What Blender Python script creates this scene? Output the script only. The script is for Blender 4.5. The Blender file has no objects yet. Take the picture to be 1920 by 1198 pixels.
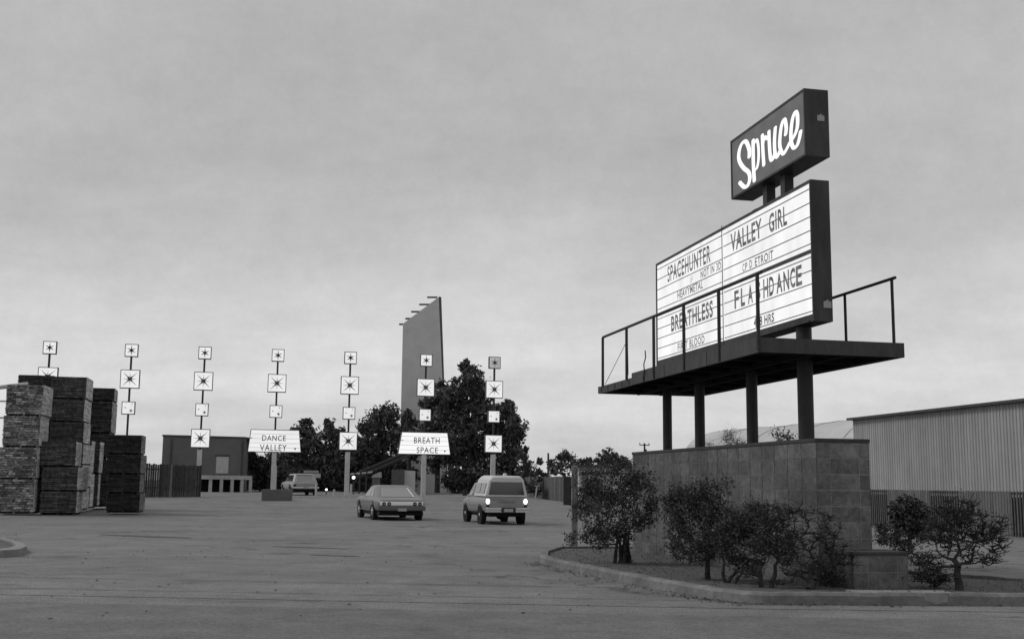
import bpy, math, random
from mathutils import Vector, Matrix
random.seed(7)
sc = bpy.context.scene
COL = sc.collection
R = random.uniform

# ------------------------------------------------------------------ camera model
F, PITCH, ROLL, EYE = 2128.1, .143467, .011025, 1.45
_cp, _sp, _cr, _sr = math.cos(PITCH), math.sin(PITCH), math.cos(ROLL), math.sin(ROLL)
CAM = Matrix(((_cr, -_sr, 0), (_sr, _cr, 0), (0, 0, 1))) @ Matrix(((1, 0, 0), (0, _sp, -_cp), (0, _cp, _sp)))
EYEP = Vector((0, 0, EYE))
def ray(px, py):
    return CAM.transposed() @ Vector(((px - 960) / F, (py - 599) / F, 1))
def at(px, py, Y):
    d = ray(px, py); return EYEP + d * (Y / d.y)
def smooth(a, b, x):
    t = max(0, min(1, (x - a) / (b - a))); return t * t * (3 - 2 * t)
def gh(x, y):
    return .47 * smooth(50, 74, y) * (1 - smooth(0, 7, x))
def gp(px, py):                       # a point of the ground seen at a pixel
    d = ray(px, py); z = 0
    for i in range(40):
        p = EYEP + d * ((z - EYE) / d.z); z = z * .5 + gh(p.x, p.y) * .5
    return Vector((p.x, p.y, gh(p.x, p.y)))
def gat(px, Y, off=0.0):              # ground point below a pixel column at a distance
    p = at(px, 906, Y); return Vector((p.x, Y, gh(p.x, Y) + off))
def atplane(px, py, P, n):
    d = ray(px, py); return EYEP + d * ((P - EYEP).dot(n) / d.dot(n))

# ------------------------------------------------------------------ materials
def mat(name, v, rough=.85, nscale=3.0, amp=.15, bump=.0, bscale=30, metal=0.0, tint=False, emit=0.0, spec=.3, stretch=None, n2=0.0, n2scale=.3, col=None):
    m = bpy.data.materials.new(name); m.use_nodes = True
    nt = m.node_tree; N = nt.nodes; L = nt.links
    b = N['Principled BSDF']; b.inputs['Roughness'].default_value = rough
    b.inputs['Metallic'].default_value = metal; b.inputs['Specular IOR Level'].default_value = spec
    tc = N.new('ShaderNodeTexCoord'); src = tc.outputs['Object']
    if stretch:
        mp = N.new('ShaderNodeMapping'); mp.inputs['Scale'].default_value = stretch
        L.new(src, mp.inputs[0]); src = mp.outputs[0]
    no = N.new('ShaderNodeTexNoise'); no.inputs['Scale'].default_value = nscale; no.inputs['Detail'].default_value = 8
    no.inputs['Roughness'].default_value = .65
    L.new(src, no.inputs['Vector'])
    mr = N.new('ShaderNodeMapRange'); mr.inputs[1].default_value = .25; mr.inputs[2].default_value = .75
    mr.inputs[3].default_value = v * (1 - amp); mr.inputs[4].default_value = v * (1 + amp)
    L.new(no.outputs['Fac'], mr.inputs[0]); out = mr.outputs[0]
    if n2:
        n_ = N.new('ShaderNodeTexNoise'); n_.inputs['Scale'].default_value = n2scale; n_.inputs['Detail'].default_value = 5
        L.new(src, n_.inputs['Vector'])
        m2 = N.new('ShaderNodeMapRange'); m2.inputs[1].default_value = .3; m2.inputs[2].default_value = .7
        m2.inputs[3].default_value = 1 - n2; m2.inputs[4].default_value = 1 + n2
        L.new(n_.outputs['Fac'], m2.inputs[0])
        mm = N.new('ShaderNodeMath'); mm.operation = 'MULTIPLY'
        L.new(out, mm.inputs[0]); L.new(m2.outputs[0], mm.inputs[1]); out = mm.outputs[0]
    if tint:
        a = N.new('ShaderNodeAttribute'); a.attribute_name = 'tint'
        mm = N.new('ShaderNodeMath'); mm.operation = 'MULTIPLY'
        L.new(out, mm.inputs[0]); L.new(a.outputs['Fac'], mm.inputs[1]); out = mm.outputs[0]
    L.new(out, b.inputs['Base Color'])
    if emit:
        L.new(out, b.inputs['Emission Color']); b.inputs['Emission Strength'].default_value = emit
    if bump:
        nb = N.new('ShaderNodeTexNoise'); nb.inputs['Scale'].default_value = bscale; nb.inputs['Detail'].default_value = 6
        L.new(src, nb.inputs['Vector'])
        bp = N.new('ShaderNodeBump'); bp.inputs['Strength'].default_value = bump; bp.inputs['Distance'].default_value = .02
        L.new(nb.outputs['Fac'], bp.inputs['Height']); L.new(bp.outputs[0], b.inputs['Normal'])
    return m

M = {}
M['asphalt'] = None
M['concrete'] = mat('pale_concrete', .38, .9, 6, .25, .4, 60, n2=.2, n2scale=.8)
M['kerb_light'] = mat('patched_kerb_concrete', .24, .9, 8, .3, .4, 60)
M['kerb'] = mat('kerb_concrete', .165, .9, 8, .35, .5, 60, n2=.25, n2scale=1.2)
M['soil'] = mat('planter_soil', .10, .95, 9, .6, .8, 40)
M['block'] = mat('grey_block', .168, .92, 11, .45, .8, 60, tint=True, n2=.38, n2scale=1.1)
M['mortar'] = mat('mortar', .30, .95, 12, .3, .3, 60, n2=.3, n2scale=.8)
M['coping'] = mat('wall_coping', .055, .9, 9, .3, .4, 60)
M['frame'] = mat('dark_painted_steel', .042, .55, 7, .35, .15, 30, stretch=(1, 1, .35), n2=.4, n2scale=2.2)
M['frame2'] = mat('weathered_dark_wood', .062, .8, 7, .35, .2, 40, stretch=(1, 1, .3))
M['steelpost'] = mat('painted_post', .028, .5, 6, .3, .05, 30)
M['plate'] = mat('pale_plate', .35, .6, 30, .2)
M['ink'] = mat('dark_ink', .03, .6, 30, .2)
M['track'] = mat('track_line', .05, .6, 30, .2)
M['pole_light'] = mat('galvanised_pole', .50, .6, 5, .2, n2=.15)
M['pole_dark'] = mat('dark_pole', .04, .6, 5, .2)
M['boxframe'] = mat('sign_box_edge', .10, .6, 5, .3)
M['ink2'] = mat('star_ink', .03, .6, 30, .2)
M['ink3'] = mat('faded_ink', .22, .6, 30, .2)
M['wood_dark'] = mat('weathered_tray_wood', .06, .9, 14, .7, .5, 50, tint=True, n2=.5, n2scale=6)
M['wood_end'] = mat('pale_tray_ends', .42, .9, 14, .45, .5, 50, tint=True, n2=.3, n2scale=5)  # right-hand end boards, much paler than the tray fronts
M['wood_mid'] = mat('weathered_tray_slats', .19, .9, 18, .8, stretch=(1, 1, 3), bump=.5, bscale=50, tint=True, n2=.6, n2scale=9) if True else mat('x', .15, .9, 22, .8, .5, 50, tint=True, n2=.6, n2scale=12)
M['fence_dark'] = mat('dark_fence_boards', .05, .9, 5, .4, .2, 40, tint=True)
M['fence_mid'] = mat('grey_fence_boards', .12, .9, 5, .3, .2, 40, tint=True)
M['fence_light'] = mat('pale_fence_slats', .13, .9, 4, .2, .2, 40, tint=True)
M['siding'] = mat('ribbed_metal_siding', .32, .6, 2, .08, n2=.10, n2scale=.35, tint=True)
M['roofmetal'] = mat('pale_metal_roof', .46, .6, 1, .1, n2=.1, n2scale=.2)
M['render'] = mat('grey_rendered_wall', .13, .9, 1.5, .12, n2=.1)
M['renderdoor'] = mat('pale_door', .42, .7, 3, .1)
M['tower'] = mat('screen_tower_plaster', .52, .9, .8, .12, n2=.08, n2scale=.15)
M['bark'] = mat('bark', .045, .95, 14, .5, .6, 60)
M['leaf_far'] = mat('dark_foliage', .08, .8, .35, .5, tint=True)
M['leaf_far2'] = mat('grey_foliage', .085, .8, .35, .5, tint=True)
M['leaf_near'] = mat('shrub_leaves', .055, .7, 8, .5, tint=True)
M['rubber'] = mat('tyre_rubber', .02, .85, 20, .2)
M['chrome'] = mat('chrome', .6, .28, 5, .05, metal=.9)
M['glass'] = mat('window_glass', .02, .08, 2, .1, spec=1.0)
M['glass_pale'] = mat('sky_painted_glass', .22, .3, 8, .15, spec=.9)  # sky reflection put into the pale base colour
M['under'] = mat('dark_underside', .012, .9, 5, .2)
M['lens_dark'] = mat('dark_tail_lens', .02, .25, 5, .1)
M['sedanpaint'] = mat('dull_sedan_paint', .17, .38, 4, .15, spec=.6, n2=.1)
M['truckpaint'] = mat('grey_truck_paint', .25, .4, 4, .12, spec=.5)
M['shell'] = mat('pale_camper_shell', .55, .5, 4, .08)
M['trim_white'] = mat('bright_rear_trim', .85, .3, 8, .1, spec=.8)  # shine of the chrome light bar painted as a white base colour
M['wagonpaint'] = mat('pale_wagon_paint', .30, .42, 4, .1, spec=.5)
M['woodpost'] = mat('peeling_post', .20, .9, 7, .8, .5, 40, stretch=(2, 2, .6), n2=.5, n2scale=3)
M['debris'] = mat('dry_debris', .06, .9, 10, .5)

def emis(name, v, s, nscale=2, amp=.04, tint=False, stretch=None):
    m = bpy.data.materials.new(name); m.use_nodes = True
    nt = m.node_tree; N = nt.nodes; L = nt.links; N.clear()
    o = N.new('ShaderNodeOutputMaterial'); e = N.new('ShaderNodeEmission'); e.inputs['Strength'].default_value = s
    tc = N.new('ShaderNodeTexCoord'); no = N.new('ShaderNodeTexNoise'); no.inputs['Scale'].default_value = nscale
    no.inputs['Detail'].default_value = 5
    src = tc.outputs['Object']
    if stretch:
        mp = N.new('ShaderNodeMapping'); mp.inputs['Scale'].default_value = stretch
        L.new(src, mp.inputs[0]); src = mp.outputs[0]
    L.new(src, no.inputs['Vector'])
    mr = N.new('ShaderNodeMapRange'); mr.inputs[1].default_value = .3; mr.inputs[2].default_value = .7
    mr.inputs[3].default_value = v * (1 - amp); mr.inputs[4].default_value = v * (1 + amp)
    L.new(no.outputs['Fac'], mr.inputs[0]); L.new(mr.outputs[0], e.inputs['Color']); L.new(e.outputs[0], o.inputs[0])
    return m
M['lit_marquee'] = emis('lit_marquee_panel', .92, 1.0, 2.5, .10, stretch=(1, 1, .4))
M['lit_letter'] = emis('translucent_letter', .15, 1.0, 9, .5)
M['lit_letter_faint'] = emis('faint_translucent_letter', .5, 1.0, 9, .3)
M['lit_name'] = emis('lit_name_panel', .14, 1.0, 3, .12)
M['lit_script'] = emis('lit_script', .98, 1.15, 3, .02)
M['lit_box'] = emis('lit_star_panel', .82, 1.0, 1.2, .06)
M['lit_box_dim'] = emis('dim_star_panel', .40, 1.0, 1.5, .1)  # weak glow put into the top box panel of the rightmost pole
M['lit_board'] = emis('lit_small_board', .84, 1.0, 1.2, .06, stretch=(.4, 1, 5))
M['lit_board_b'] = emis('brighter_small_board', .95, 1.0, 1.2, .04, stretch=(.4, 1, 5))
M['lamp'] = emis('lit_lamp', 1, 2.2)

# ------------------------------------------------------------------ mesh builder
class MB:
    def __init__(s): s.v = []; s.f = []; s.t = []
    def face(s, pts, t=1.0):
        n = len(s.v); s.v += [tuple(p) for p in pts]; s.f.append(tuple(range(n, n + len(pts)))); s.t.append(t)
    def add(s, vs, fs, t=1.0):
        n = len(s.v); s.v += [tuple(p) for p in vs]
        for f in fs: s.f.append(tuple(i + n for i in f)); s.t.append(t)
    def obox(s, o, a, b, c, t=1.0):
        o = Vector(o); a = Vector(a); b = Vector(b); c = Vector(c)
        vs = [o, o + a, o + a + b, o + b, o + c, o + a + c, o + a + b + c, o + b + c]
        s.add(vs, [(3, 2, 1, 0), (4, 5, 6, 7), (0, 1, 5, 4), (1, 2, 6, 5), (2, 3, 7, 6), (3, 0, 4, 7)], t)
    def box(s, x0, x1, y0, y1, z0, z1, t=1.0):
        s.obox((x0, y0, z0), (x1 - x0, 0, 0), (0, y1 - y0, 0), (0, 0, z1 - z0), t)
    def prism(s, poly, e, t=1.0):
        poly = [Vector(p) for p in poly]; e = Vector(e); n = len(poly)
        vs = poly + [p + e for p in poly]
        fs = [tuple(range(n - 1, -1, -1)), tuple(range(n, 2 * n))]
        fs += [(i, (i + 1) % n, n + (i + 1) % n, n + i) for i in range(n)]
        s.add(vs, fs, t)
    def tube(s, p, q, r0, r1=None, n=8, cap=True, t=1.0):
        p = Vector(p); q = Vector(q); r1 = r0 if r1 is None else r1
        d = q - p
        if d.length < 1e-6: return
        d.normalize(); u = d.orthogonal().normalized(); w = d.cross(u)
        vs = []
        for c, r in ((p, r0), (q, r1)):
            for i in range(n):
                a = 2 * math.pi * i / n; vs.append(c + u * math.cos(a) * r + w * math.sin(a) * r)
        fs = [(i, (i + 1) % n, n + (i + 1) % n, n + i) for i in range(n)]
        if cap: fs += [tuple(range(n - 1, -1, -1)), tuple(range(n, 2 * n))]
        s.add(vs, fs, t)
    def loft(s, rings, cap=True, t=1.0):
        n = len(rings[0]); k = len(s.v)
        for r in rings: s.v += [tuple(p) for p in r]
        for j in range(len(rings) - 1):
            for i in range(n):
                s.f.append((k + j * n + i, k + j * n + (i + 1) % n, k + (j + 1) * n + (i + 1) % n, k + (j + 1) * n + i)); s.t.append(t)
        if cap:
            s.f.append(tuple(k + i for i in range(n - 1, -1, -1))); s.t.append(t)
            s.f.append(tuple(k + (len(rings) - 1) * n + i for i in range(n))); s.t.append(t)
    def sphere(s, c, r, n=12, m=8, sq=(1, 1, 1), t=1.0):
        rings = []
        for j in range(1, m):
            a = math.pi * j / m
            rings.append([(c[0] + r * sq[0] * math.sin(a) * math.cos(2 * math.pi * i / n), c[1] + r * sq[1] * math.sin(a) * math.sin(2 * math.pi * i / n), c[2] - r * sq[2] * math.cos(a)) for i in range(n)])
        s.loft(rings, True, t)
    def build(s, name, m, parent=None, origin=(0, 0, 0), smoothsh=False, bevel=0, subsurf=0):
        me = bpy.data.meshes.new(name)
        o = Vector(origin)
        q = parent
        while q is not None:
            o = o + q.location; q = q.parent
        if parent is not None and parent.get('_local'): o = Vector((0, 0, 0))
        me.from_pydata([tuple(Vector(v) - o) for v in s.v], [], s.f)
        me.materials.append(M[m] if isinstance(m, str) else m)
        a = me.attributes.new('tint', 'FLOAT', 'FACE'); a.data.foreach_set('value', s.t)
        if smoothsh: me.polygons.foreach_set('use_smooth', [True] * len(s.f))
        me.update()
        ob = bpy.data.objects.new(name, me); COL.objects.link(ob)
        if parent is not None:
            ob.parent = parent
            if parent.get('_local'): ob['_local'] = 1
        else: ob.location = origin
        if bevel:
            b = ob.modifiers.new('bevel', 'BEVEL'); b.width = bevel; b.segments = 2; b.limit_method = 'ANGLE'
        if subsurf:
            b = ob.modifiers.new('sub', 'SUBSURF'); b.levels = subsurf; b.render_levels = subsurf
        return ob

def thing(name, label, cat, loc=(0, 0, 0), group=None, local=False):
    o = bpy.data.objects.new(name, None); COL.objects.link(o); o.location = loc; o.empty_display_size = .2
    o['label'] = label; o['category'] = cat
    if group: o['group'] = group
    if local: o['_local'] = 1
    return o
def tag(o, label, cat, group=None):
    o['label'] = label; o['category'] = cat
    if group: o['group'] = group
    return o
def structure(o): o['kind'] = 'structure'; return o

def text_mb(txt, cx, cz, fn, bold=0.0, sx=1.0, sheary=0):
    """writes txt into a unit box and maps it through fn(u, v) -> world point; returns an MB"""
    cu = bpy.data.curves.new('lettering', 'FONT'); cu.body = txt; cu.resolution_u = 3; cu.offset = bold
    cu.space_character = 1.12
    o = bpy.data.objects.new('lettering', cu); COL.objects.link(o)
    dg = bpy.context.evaluated_depsgraph_get(); me = bpy.data.meshes.new_from_object(o.evaluated_get(dg))
    xs = [v.co.x for v in me.vertices]; ys = [v.co.y for v in me.vertices]
    x0, x1, y0, y1 = min(xs), max(xs), min(ys), max(ys)
    mb = MB(); mb.v = [tuple(fn((v.co.x - x0) / (x1 - x0), (v.co.y - y0) / (y1 - y0))) for v in me.vertices]
    mb.f = [tuple(p.vertices) for p in me.polygons]; mb.t = [1.0] * len(mb.f)
    bpy.data.objects.remove(o); bpy.data.curves.remove(cu); bpy.data.meshes.remove(me)
    return mb

# ------------------------------------------------------------------ ground
def ground_mat(name, v, rough_tex=1.0, cracks=True):
    m = bpy.data.materials.new(name); m.use_nodes = True
    nt = m.node_tree; N = nt.nodes; L = nt.links; b = N['Principled BSDF']
    b.inputs['Roughness'].default_value = .88; b.inputs['Specular IOR Level'].default_value = .25
    tc = N.new('ShaderNodeTexCoord')
    def noise(scale, det=6, ro=.6, vec=None):
        n = N.new('ShaderNodeTexNoise'); n.inputs['Scale'].default_value = scale; n.inputs['Detail'].default_value = det
        n.inputs['Roughness'].default_value = ro; L.new(vec or tc.outputs['Object'], n.inputs['Vector']); return n.outputs['Fac']
    def rng(src, a, b_, lo, hi):
        r = N.new('ShaderNodeMapRange'); r.inputs[1].default_value = a; r.inputs[2].default_value = b_
        r.inputs[3].default_value = lo; r.inputs[4].default_value = hi; L.new(src, r.inputs[0]); return r.outputs[0]
    def mul(a, b_):
        k = N.new('ShaderNodeMath'); k.operation = 'MULTIPLY'; L.new(a, k.inputs[0])
        L.new(b_, k.inputs[1]); return k.outputs[0]
    base = rng(noise(.25, 6, .65), .3, .7, v * .82, v * 1.16)
    base = mul(base, rng(noise(1.4, 7, .7), .3, .7, .80, 1.20))
    base = mul(base, rng(noise(38, 3, .8), .35, .65, 1 - .55 * rough_tex, 1 + .55 * rough_tex)); base = mul(base, rng(noise(9, 4, .8), .3, .7, .84, 1.16))
    mp = N.new('ShaderNodeMapping'); mp.inputs['Scale'].default_value = (.07, 1.0, 1); mp.inputs['Rotation'].default_value = (0, 0, .06)
    L.new(tc.outputs['Object'], mp.inputs[0])
    base = mul(base, rng(noise(.55, 5, .6, mp.outputs[0]), .33, .67, .94, 1.05))   # tyre-worn bands across the entrance
    # oil drips
    base = mul(base, rng(noise(.8, 3, .5), .63, .76, 1, .55))
    if cracks:
        mp2 = N.new('ShaderNodeMapping'); mp2.inputs['Scale'].default_value = (.35, 1, 1); L.new(tc.outputs['Object'], mp2.inputs[0])
        vv = N.new('ShaderNodeVectorMath'); vv.operation = 'ADD'; nn = N.new('ShaderNodeTexNoise'); nn.inputs['Scale'].default_value = 1.5
        L.new(tc.outputs['Object'], nn.inputs['Vector']); L.new(mp2.outputs[0], vv.inputs[0]); L.new(nn.outputs['Color'], vv.inputs[1])
        vo = N.new('ShaderNodeTexVoronoi'); vo.feature = 'DISTANCE_TO_EDGE'; vo.inputs['Scale'].default_value = .32
        L.new(vv.outputs[0], vo.inputs['Vector'])
        cr = rng(vo.outputs['Distance'], .0, .022, .4, 1)
        mk = rng(noise(.35, 2), .5, .56, 0, 1)
        mx = N.new('ShaderNodeMix'); mx.data_type = 'FLOAT'; mx.inputs[2].default_value = 1
        L.new(mk, mx.inputs[0]); L.new(cr, mx.inputs[3]); base = mul(base, mx.outputs[0])
    L.new(base, b.inputs['Base Color'])
    bp = N.new('ShaderNodeBump'); bp.inputs['Strength'].default_value = .5; bp.inputs['Distance'].default_value = .01
    L.new(noise(45, 4, .8), bp.inputs['Height']); L.new(bp.outputs[0], b.inputs['Normal'])
    return m
M['asphalt'] = ground_mat('worn_asphalt', .172)
M['street'] = ground_mat('street_asphalt', .138, .6, cracks=False)
M['gutter'] = ground_mat('gutter_concrete', .178, .7, cracks=False)

mb = MB()
xs = [-2500, -800, -300, -150, -90, -60] + [x for x in range(-50, 31, 2)] + [45, 70, 110, 200, 500, 900, 2500]
ys = [-60, -20, 0, 10, 20, 30, 40] + [46 + i for i in range(0, 34)] + [85, 90, 100, 120, 160, 250, 500, 1200, 4000]
for y in ys:
    for x in xs: mb.v.append((x, y, gh(x, y)))
nx = len(xs)
for j in range(len(ys) - 1):
    for i in range(nx - 1):
        mb.f.append((j * nx + i, j * nx + i + 1, (j + 1) * nx + i + 1, (j + 1) * nx + i)); mb.t.append(1)
structure(mb.build('ground', 'asphalt', smoothsh=True))
def sy(x, Y0): return Y0 - .075 * x                      # the street edge runs slightly across the view
mb = MB()
mb.face([(-80, sy(-80, 14.15), .004), (-80, sy(-80, 16.55), .004), (.9, sy(.9, 16.5), .004), (3.2, 14.2, .004), (3.2, sy(3.2, 14.15), .004)])
mb.face([(3.2, sy(3.2, 14.15), .004), (3.2, 14.3, .004), (90, 14.9, .004), (90, 12.9, .004)])
structure(mb.build('gutter_pan', 'gutter'))
mb = MB(); mb.face([(-90, -40, .008), (90, -40, .008), (90, 12.5, .008), (3.2, sy(3.2, 13.3), .008), (-90, sy(-90, 13.3), .008)])
structure(mb.build('street', 'street'))
# joint lines in the gutter pan: shallow dark seams
mb = MB()
for Y0, x0, x1, w in ((16.55, -60, .6, .035), (14.9, -60, 2.4, .025)):
    n = 140
    for i in range(n):
        a = x0 + (x1 - x0) * i / n; b_ = x0 + (x1 - x0) * (i + 1) / n
        j = R(-.012, .012); ww = w * R(.4, 1.1)
        mb.face([(a, sy(a, Y0) + j, .012), (b_, sy(b_, Y0) + j, .012), (b_, sy(b_, Y0) + ww + j, .012), (a, sy(a, Y0) + ww + j, .012)])
structure(mb.build('pavement_seam', 'under'))
# long tar patch and trench cover in the lot
def sliver(name, px0, py0, px1, py1, w, seed):
    rnd = random.Random(seed); a = gp(px0, py0); c = gp(px1, py1); d = (c - a); n = Vector((-d.y, d.x, 0)).normalized()
    up = []; dn = []
    for i in range(25):
        k = i / 24; p = a + d * k; e = math.sin(math.pi * min(1, max(0.02, k))) ** .4
        up.append(p + n * w * e * rnd.uniform(.5, 1) + Vector((0, 0, .006))); dn.append(p - n * w * e * rnd.uniform(.5, 1) + Vector((0, 0, .006)))
    m_ = MB()
    for i in range(24): m_.face([dn[i], dn[i + 1], up[i + 1], up[i]])
    return structure(m_.build(name, 'tar'))
M['tar'] = mat('tar_patch', .075, .8, 5, .5)
sliver('tar_strip', 510, 1024, 655, 1029, .13, 1)
sliver('tar_strip', 580, 1040, 675, 1043, .14, 2)
sliver('tar_strip', 190, 1002, 360, 1009, .35, 3)

# ------------------------------------------------------------------ kerbed island
outer = [(.56, 21.35), (.74, 20.4), (1.25, 18.74), (1.88, 16.85), (2.35, 15.6), (2.62, 14.95), (2.86, 14.58), (3.14, 14.42), (4.29, 14.46), (6.46, 14.6), (12, 14.95), (14, 15.1),
         (14, 18.4), (7.61, 17.25), (6.48, 18.4), (6.1, 21), (5.0, 24.7), (2.57, 24.9), (1.0, 24.6), (.62, 22.8)]
def offset(poly, d):
    n = len(poly); out = []
    for i in range(n):
        p0 = Vector(poly[i - 1]); p1 = Vector(poly[i]); p2 = Vector(poly[(i + 1) % n])
        n1 = Vector((-(p1 - p0).y, (p1 - p0).x)).normalized(); n2 = Vector((-(p2 - p1).y, (p2 - p1).x)).normalized()
        b_ = (n1 + n2).normalized(); out.append(p1 + b_ * d / max(.5, b_.dot(n1)))
    return out
inner = offset(outer, .15)
mb = MB(); n = len(outer)
def resample(poly, step=.12):
    out = []
    for i in range(len(poly)):
        a = Vector(poly[i]); b_ = Vector(poly[(i + 1) % len(poly)]); k = max(1, int((b_ - a).length / step))
        for j in range(k): out.append(a + (b_ - a) * (j / k))
    return out
kr = random.Random(5)
def band(i):
    a, b_ = Vector(outer[i]), Vector(outer[(i + 1) % n]); c, d = inner[i], inner[(i + 1) % n]
    k = max(1, int((b_ - a).length / .15)); rows = []
    for j in range(k + 1):
        u = j / k; o = a + (b_ - a) * u; q = c + (d - c) * u
        rows.append((o, q))
    return rows
allrows = []
for i in range(n): allrows += band(i)[:-1]
prev = None; rings = []
for o, q in allrows:
    dz = kr.uniform(-.006, .006); dj = kr.uniform(-.004, .004)
    w = (q - o).normalized()
    rings.append([(o.x - w.x * .01, o.y - w.y * .01, -.05), (o.x + w.x * dj, o.y + w.y * dj, .115 + dz), (o.x + w.x * (.03 + dj), o.y + w.y * (.03 + dj), .15 + dz), (q.x, q.y, .15 + dz), (q.x, q.y, .02)])
rings.append(rings[0])
mb.loft(rings, cap=False)
structure(mb.build('kerb', 'kerb'))
mb = MB(); mb.face([(p.x, p.y, .105) for p in inner])
structure(mb.build('planter_bed', 'soil'))
# joints and the pale patched length of kerb
mb = MB(); mb.obox((5.19, 14.515, .0), (.30, .018, 0), (-.008, .17, 0), (0, 0, .158)); structure(mb.build('kerb_patch', 'kerb_light'))
# concrete pad in front of the low wall
mb = MB(); mb.obox((4.4, 14.66, .10), (1.3, .07, 0), (-.01, .5, 0), (0, 0, .03)); structure(mb.build('paving_slab', 'kerb_light'))

# left kerb island corner
mb = MB()
c = gp(-60, 1046)
pts = [gp(-260, 1049), gp(-60, 1047), gp(0, 1045), gp(35, 1042), gp(50, 1036), gp(40, 1028), gp(10, 1020), gp(-60, 1006), gp(-260, 1000)]
pl = [(p.x, p.y) for p in pts]; pi = offset(pl, .2)
rings = [[(o[0], o[1], -.03), (o[0], o[1], .13), (q.x, q.y, .15), (q.x, q.y, .05)] for o, q in zip(pl, pi)]
mb.loft(rings, cap=False); structure(mb.build('kerb', 'kerb_light'))
mb = MB(); mb.face([(q.x, q.y, .11) for q in pi]); structure(mb.build('planter_bed', 'soil'))

# ------------------------------------------------------------------ the block wall and the big sign
K = 1.095
P0 = EYEP + (at(1528.7, 821.2, 14.66) - EYEP) * K
A = -.213728
LX = Vector((math.sin(A), math.cos(A), 0)); NX = Vector((math.cos(A), -math.sin(A), 0)); UP = Vector((0, 0, 1))
def W(t, s, z): return P0 + (LX * t + NX * s + UP * z) * K
def wbox(m_, t0, t1, s0, s1, z0, z1, tint=1.0):
    m_.obox(W(t0, s0, z0), LX * (t1 - t0) * K, NX * (s1 - s0) * K, UP * (z1 - z0) * K, tint)
WZ = -P0.z / K                                # local z of the ground
WL, WW = 7.44, .753
SC = .345
CH = .2032
rb = random.Random(11)
def blockwall(name, label, cat, origin, L_, W_, H_, fn, cap=.05, bl=.4064, ch=CH):
    """fn(t, s, z) maps local metres (z down from the top) to the world"""
    th = thing(name, label, cat, origin)
    core = MB(); e = .006
    def bx(m_, t0, t1, s0, s1, z0, z1, tint=1.0):
        o = fn(t0, s0, z0); m_.obox(o, fn(t1, s0, z0) - o, fn(t0, s1, z0) - o, fn(t0, s0, z1) - o, tint)
    bx(core, e, L_ - e, e, W_ - e, -H_, -cap)
    core.build('mortar', 'mortar', th)
    bk = MB(); g = .010; d = .0
    z = -cap; rows = 0; g = .013
    while z > -H_ + .02:
        z1 = max(z - ch, -H_)
        for side in (0, 1):
            t = 0; w0 = bl
            while t < L_ - .02:
                t1 = min(t + w0, L_); s0 = 0 if side == 0 else W_ - e - .004
                tt = rb.choice([.84, .92, .96, 1, 1, 1.03, 1.07, 1.2]) * (1.0 if side else .72); gz = .0035  # left long face darkened in its tint to balance the light falling on it
                bx(bk, t + (g / 2 if t > 0 else 0), t1 - g / 2, s0, s0 + e + .004, z1 + gz, z - gz, tt); t = t1
        for side in (0, 1):
            s = e + .005; widths = [bl * .5 - .01, bl, W_]
            for w_ in widths:
                s1 = min(s + w_, W_ - e - .005)
                if s1 - s < .03: break
                t0 = 0 if side == 0 else L_ - e - .004
                bx(bk, t0, t0 + e + .004, s + g / 2, s1 - g / 2, z1 + g / 2, z - g / 2, rb.choice([.78, .86, .95, 1, 1.1])); s = s1
        z = z1
    bk.build('blocks', 'block', th)
    cp = MB(); bx(cp, -.012, L_ + .012, -.012, W_ + .012, -cap, 0)
    cp.build('coping', 'coping', th, bevel=.008)
    return th
blockwall('block_wall', 'long grey concrete block wall carrying the steel posts of the big sign', 'wall', (P0.x, P0.y, 0), WL, WW, -WZ - .05,
          lambda t, s, z: W(t, s, z))
lo = gp(1575, 1106); 
lw0 = EYEP + ray(1601, 1103) * ((.11 - EYE) / ray(1601, 1103).z); lw0.z = 0
def LW(t, s, z): return lw0 + LX * t + NX * s + UP * (z + .592)
blockwall('low_block_wall', 'knee-high two-course block wall jutting in front of the tall block wall', 'wall', (lw0.x, lw0.y, 0), .60, .815, .494, LW, cap=.05, bl=.44, ch=.222)

sign = thing('marquee_sign', 'big lit theatre marquee with catwalk and script name box on four steel posts', 'sign', (W(.92, SC, 0).x, W(.92, SC, 0).y, P0.z))
for t, r in ((.925, .108), (2.69, .086), (4.83, .087), (6.43, .084)):
    m_ = MB(); m_.tube(W(t, SC, -.12), W(t, SC, 1.60), r * K, n=20); m_.build('post', 'steelpost', sign, smoothsh=False)
# catwalk
cw = MB()
T0, T1, HW, ZB, ZT = .115, 7.40, 1.043, 1.101, 1.295
S0, S1 = SC - HW, SC + HW
wbox(cw, T0 + .03, T1 - .03, S0 + .03, S1 - .03, ZB + .10, ZB + .135)       # deck
cat = cw.build('catwalk', 'frame', sign)
m_ = MB()
wbox(m_, T0, T0 + .045, S0, S1, ZB, ZT)                                     # near end
wbox(m_, T0 + .046, 5.36, S0, S0 + .04, ZB, ZT + .012)                      # front, tall length
wbox(m_, T0 + .046, T1 - .046, S1 - .04, S1, ZB, ZT)
m_.build('fascia', 'frame2', cat)
m_ = MB()
wbox(m_, 5.37, T1 - .046, S0 + .004, S0 + .04, ZB - .005, ZT - .07); wbox(m_, T1 - .045, T1, S0, S1, ZB, ZT - .06)
for k in range(5):
    t = 5.5 + k * .42; wbox(m_, t, t + .02, S0 - .006, S0 + .003, ZB + .01, ZT - .08)
m_.build('fascia', 'frame2', cat)['label'] = 'lower weathered fascia board at the far end'
m_ = MB()
for s in (S0 + .05, SC - .28, SC + .18, S1 - .09): wbox(m_, T0 + .05, T1 - .05, s, s + .05, ZB - .012 if s in (SC - .28, SC + .18) else ZB + .01, ZB + .098)
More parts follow.
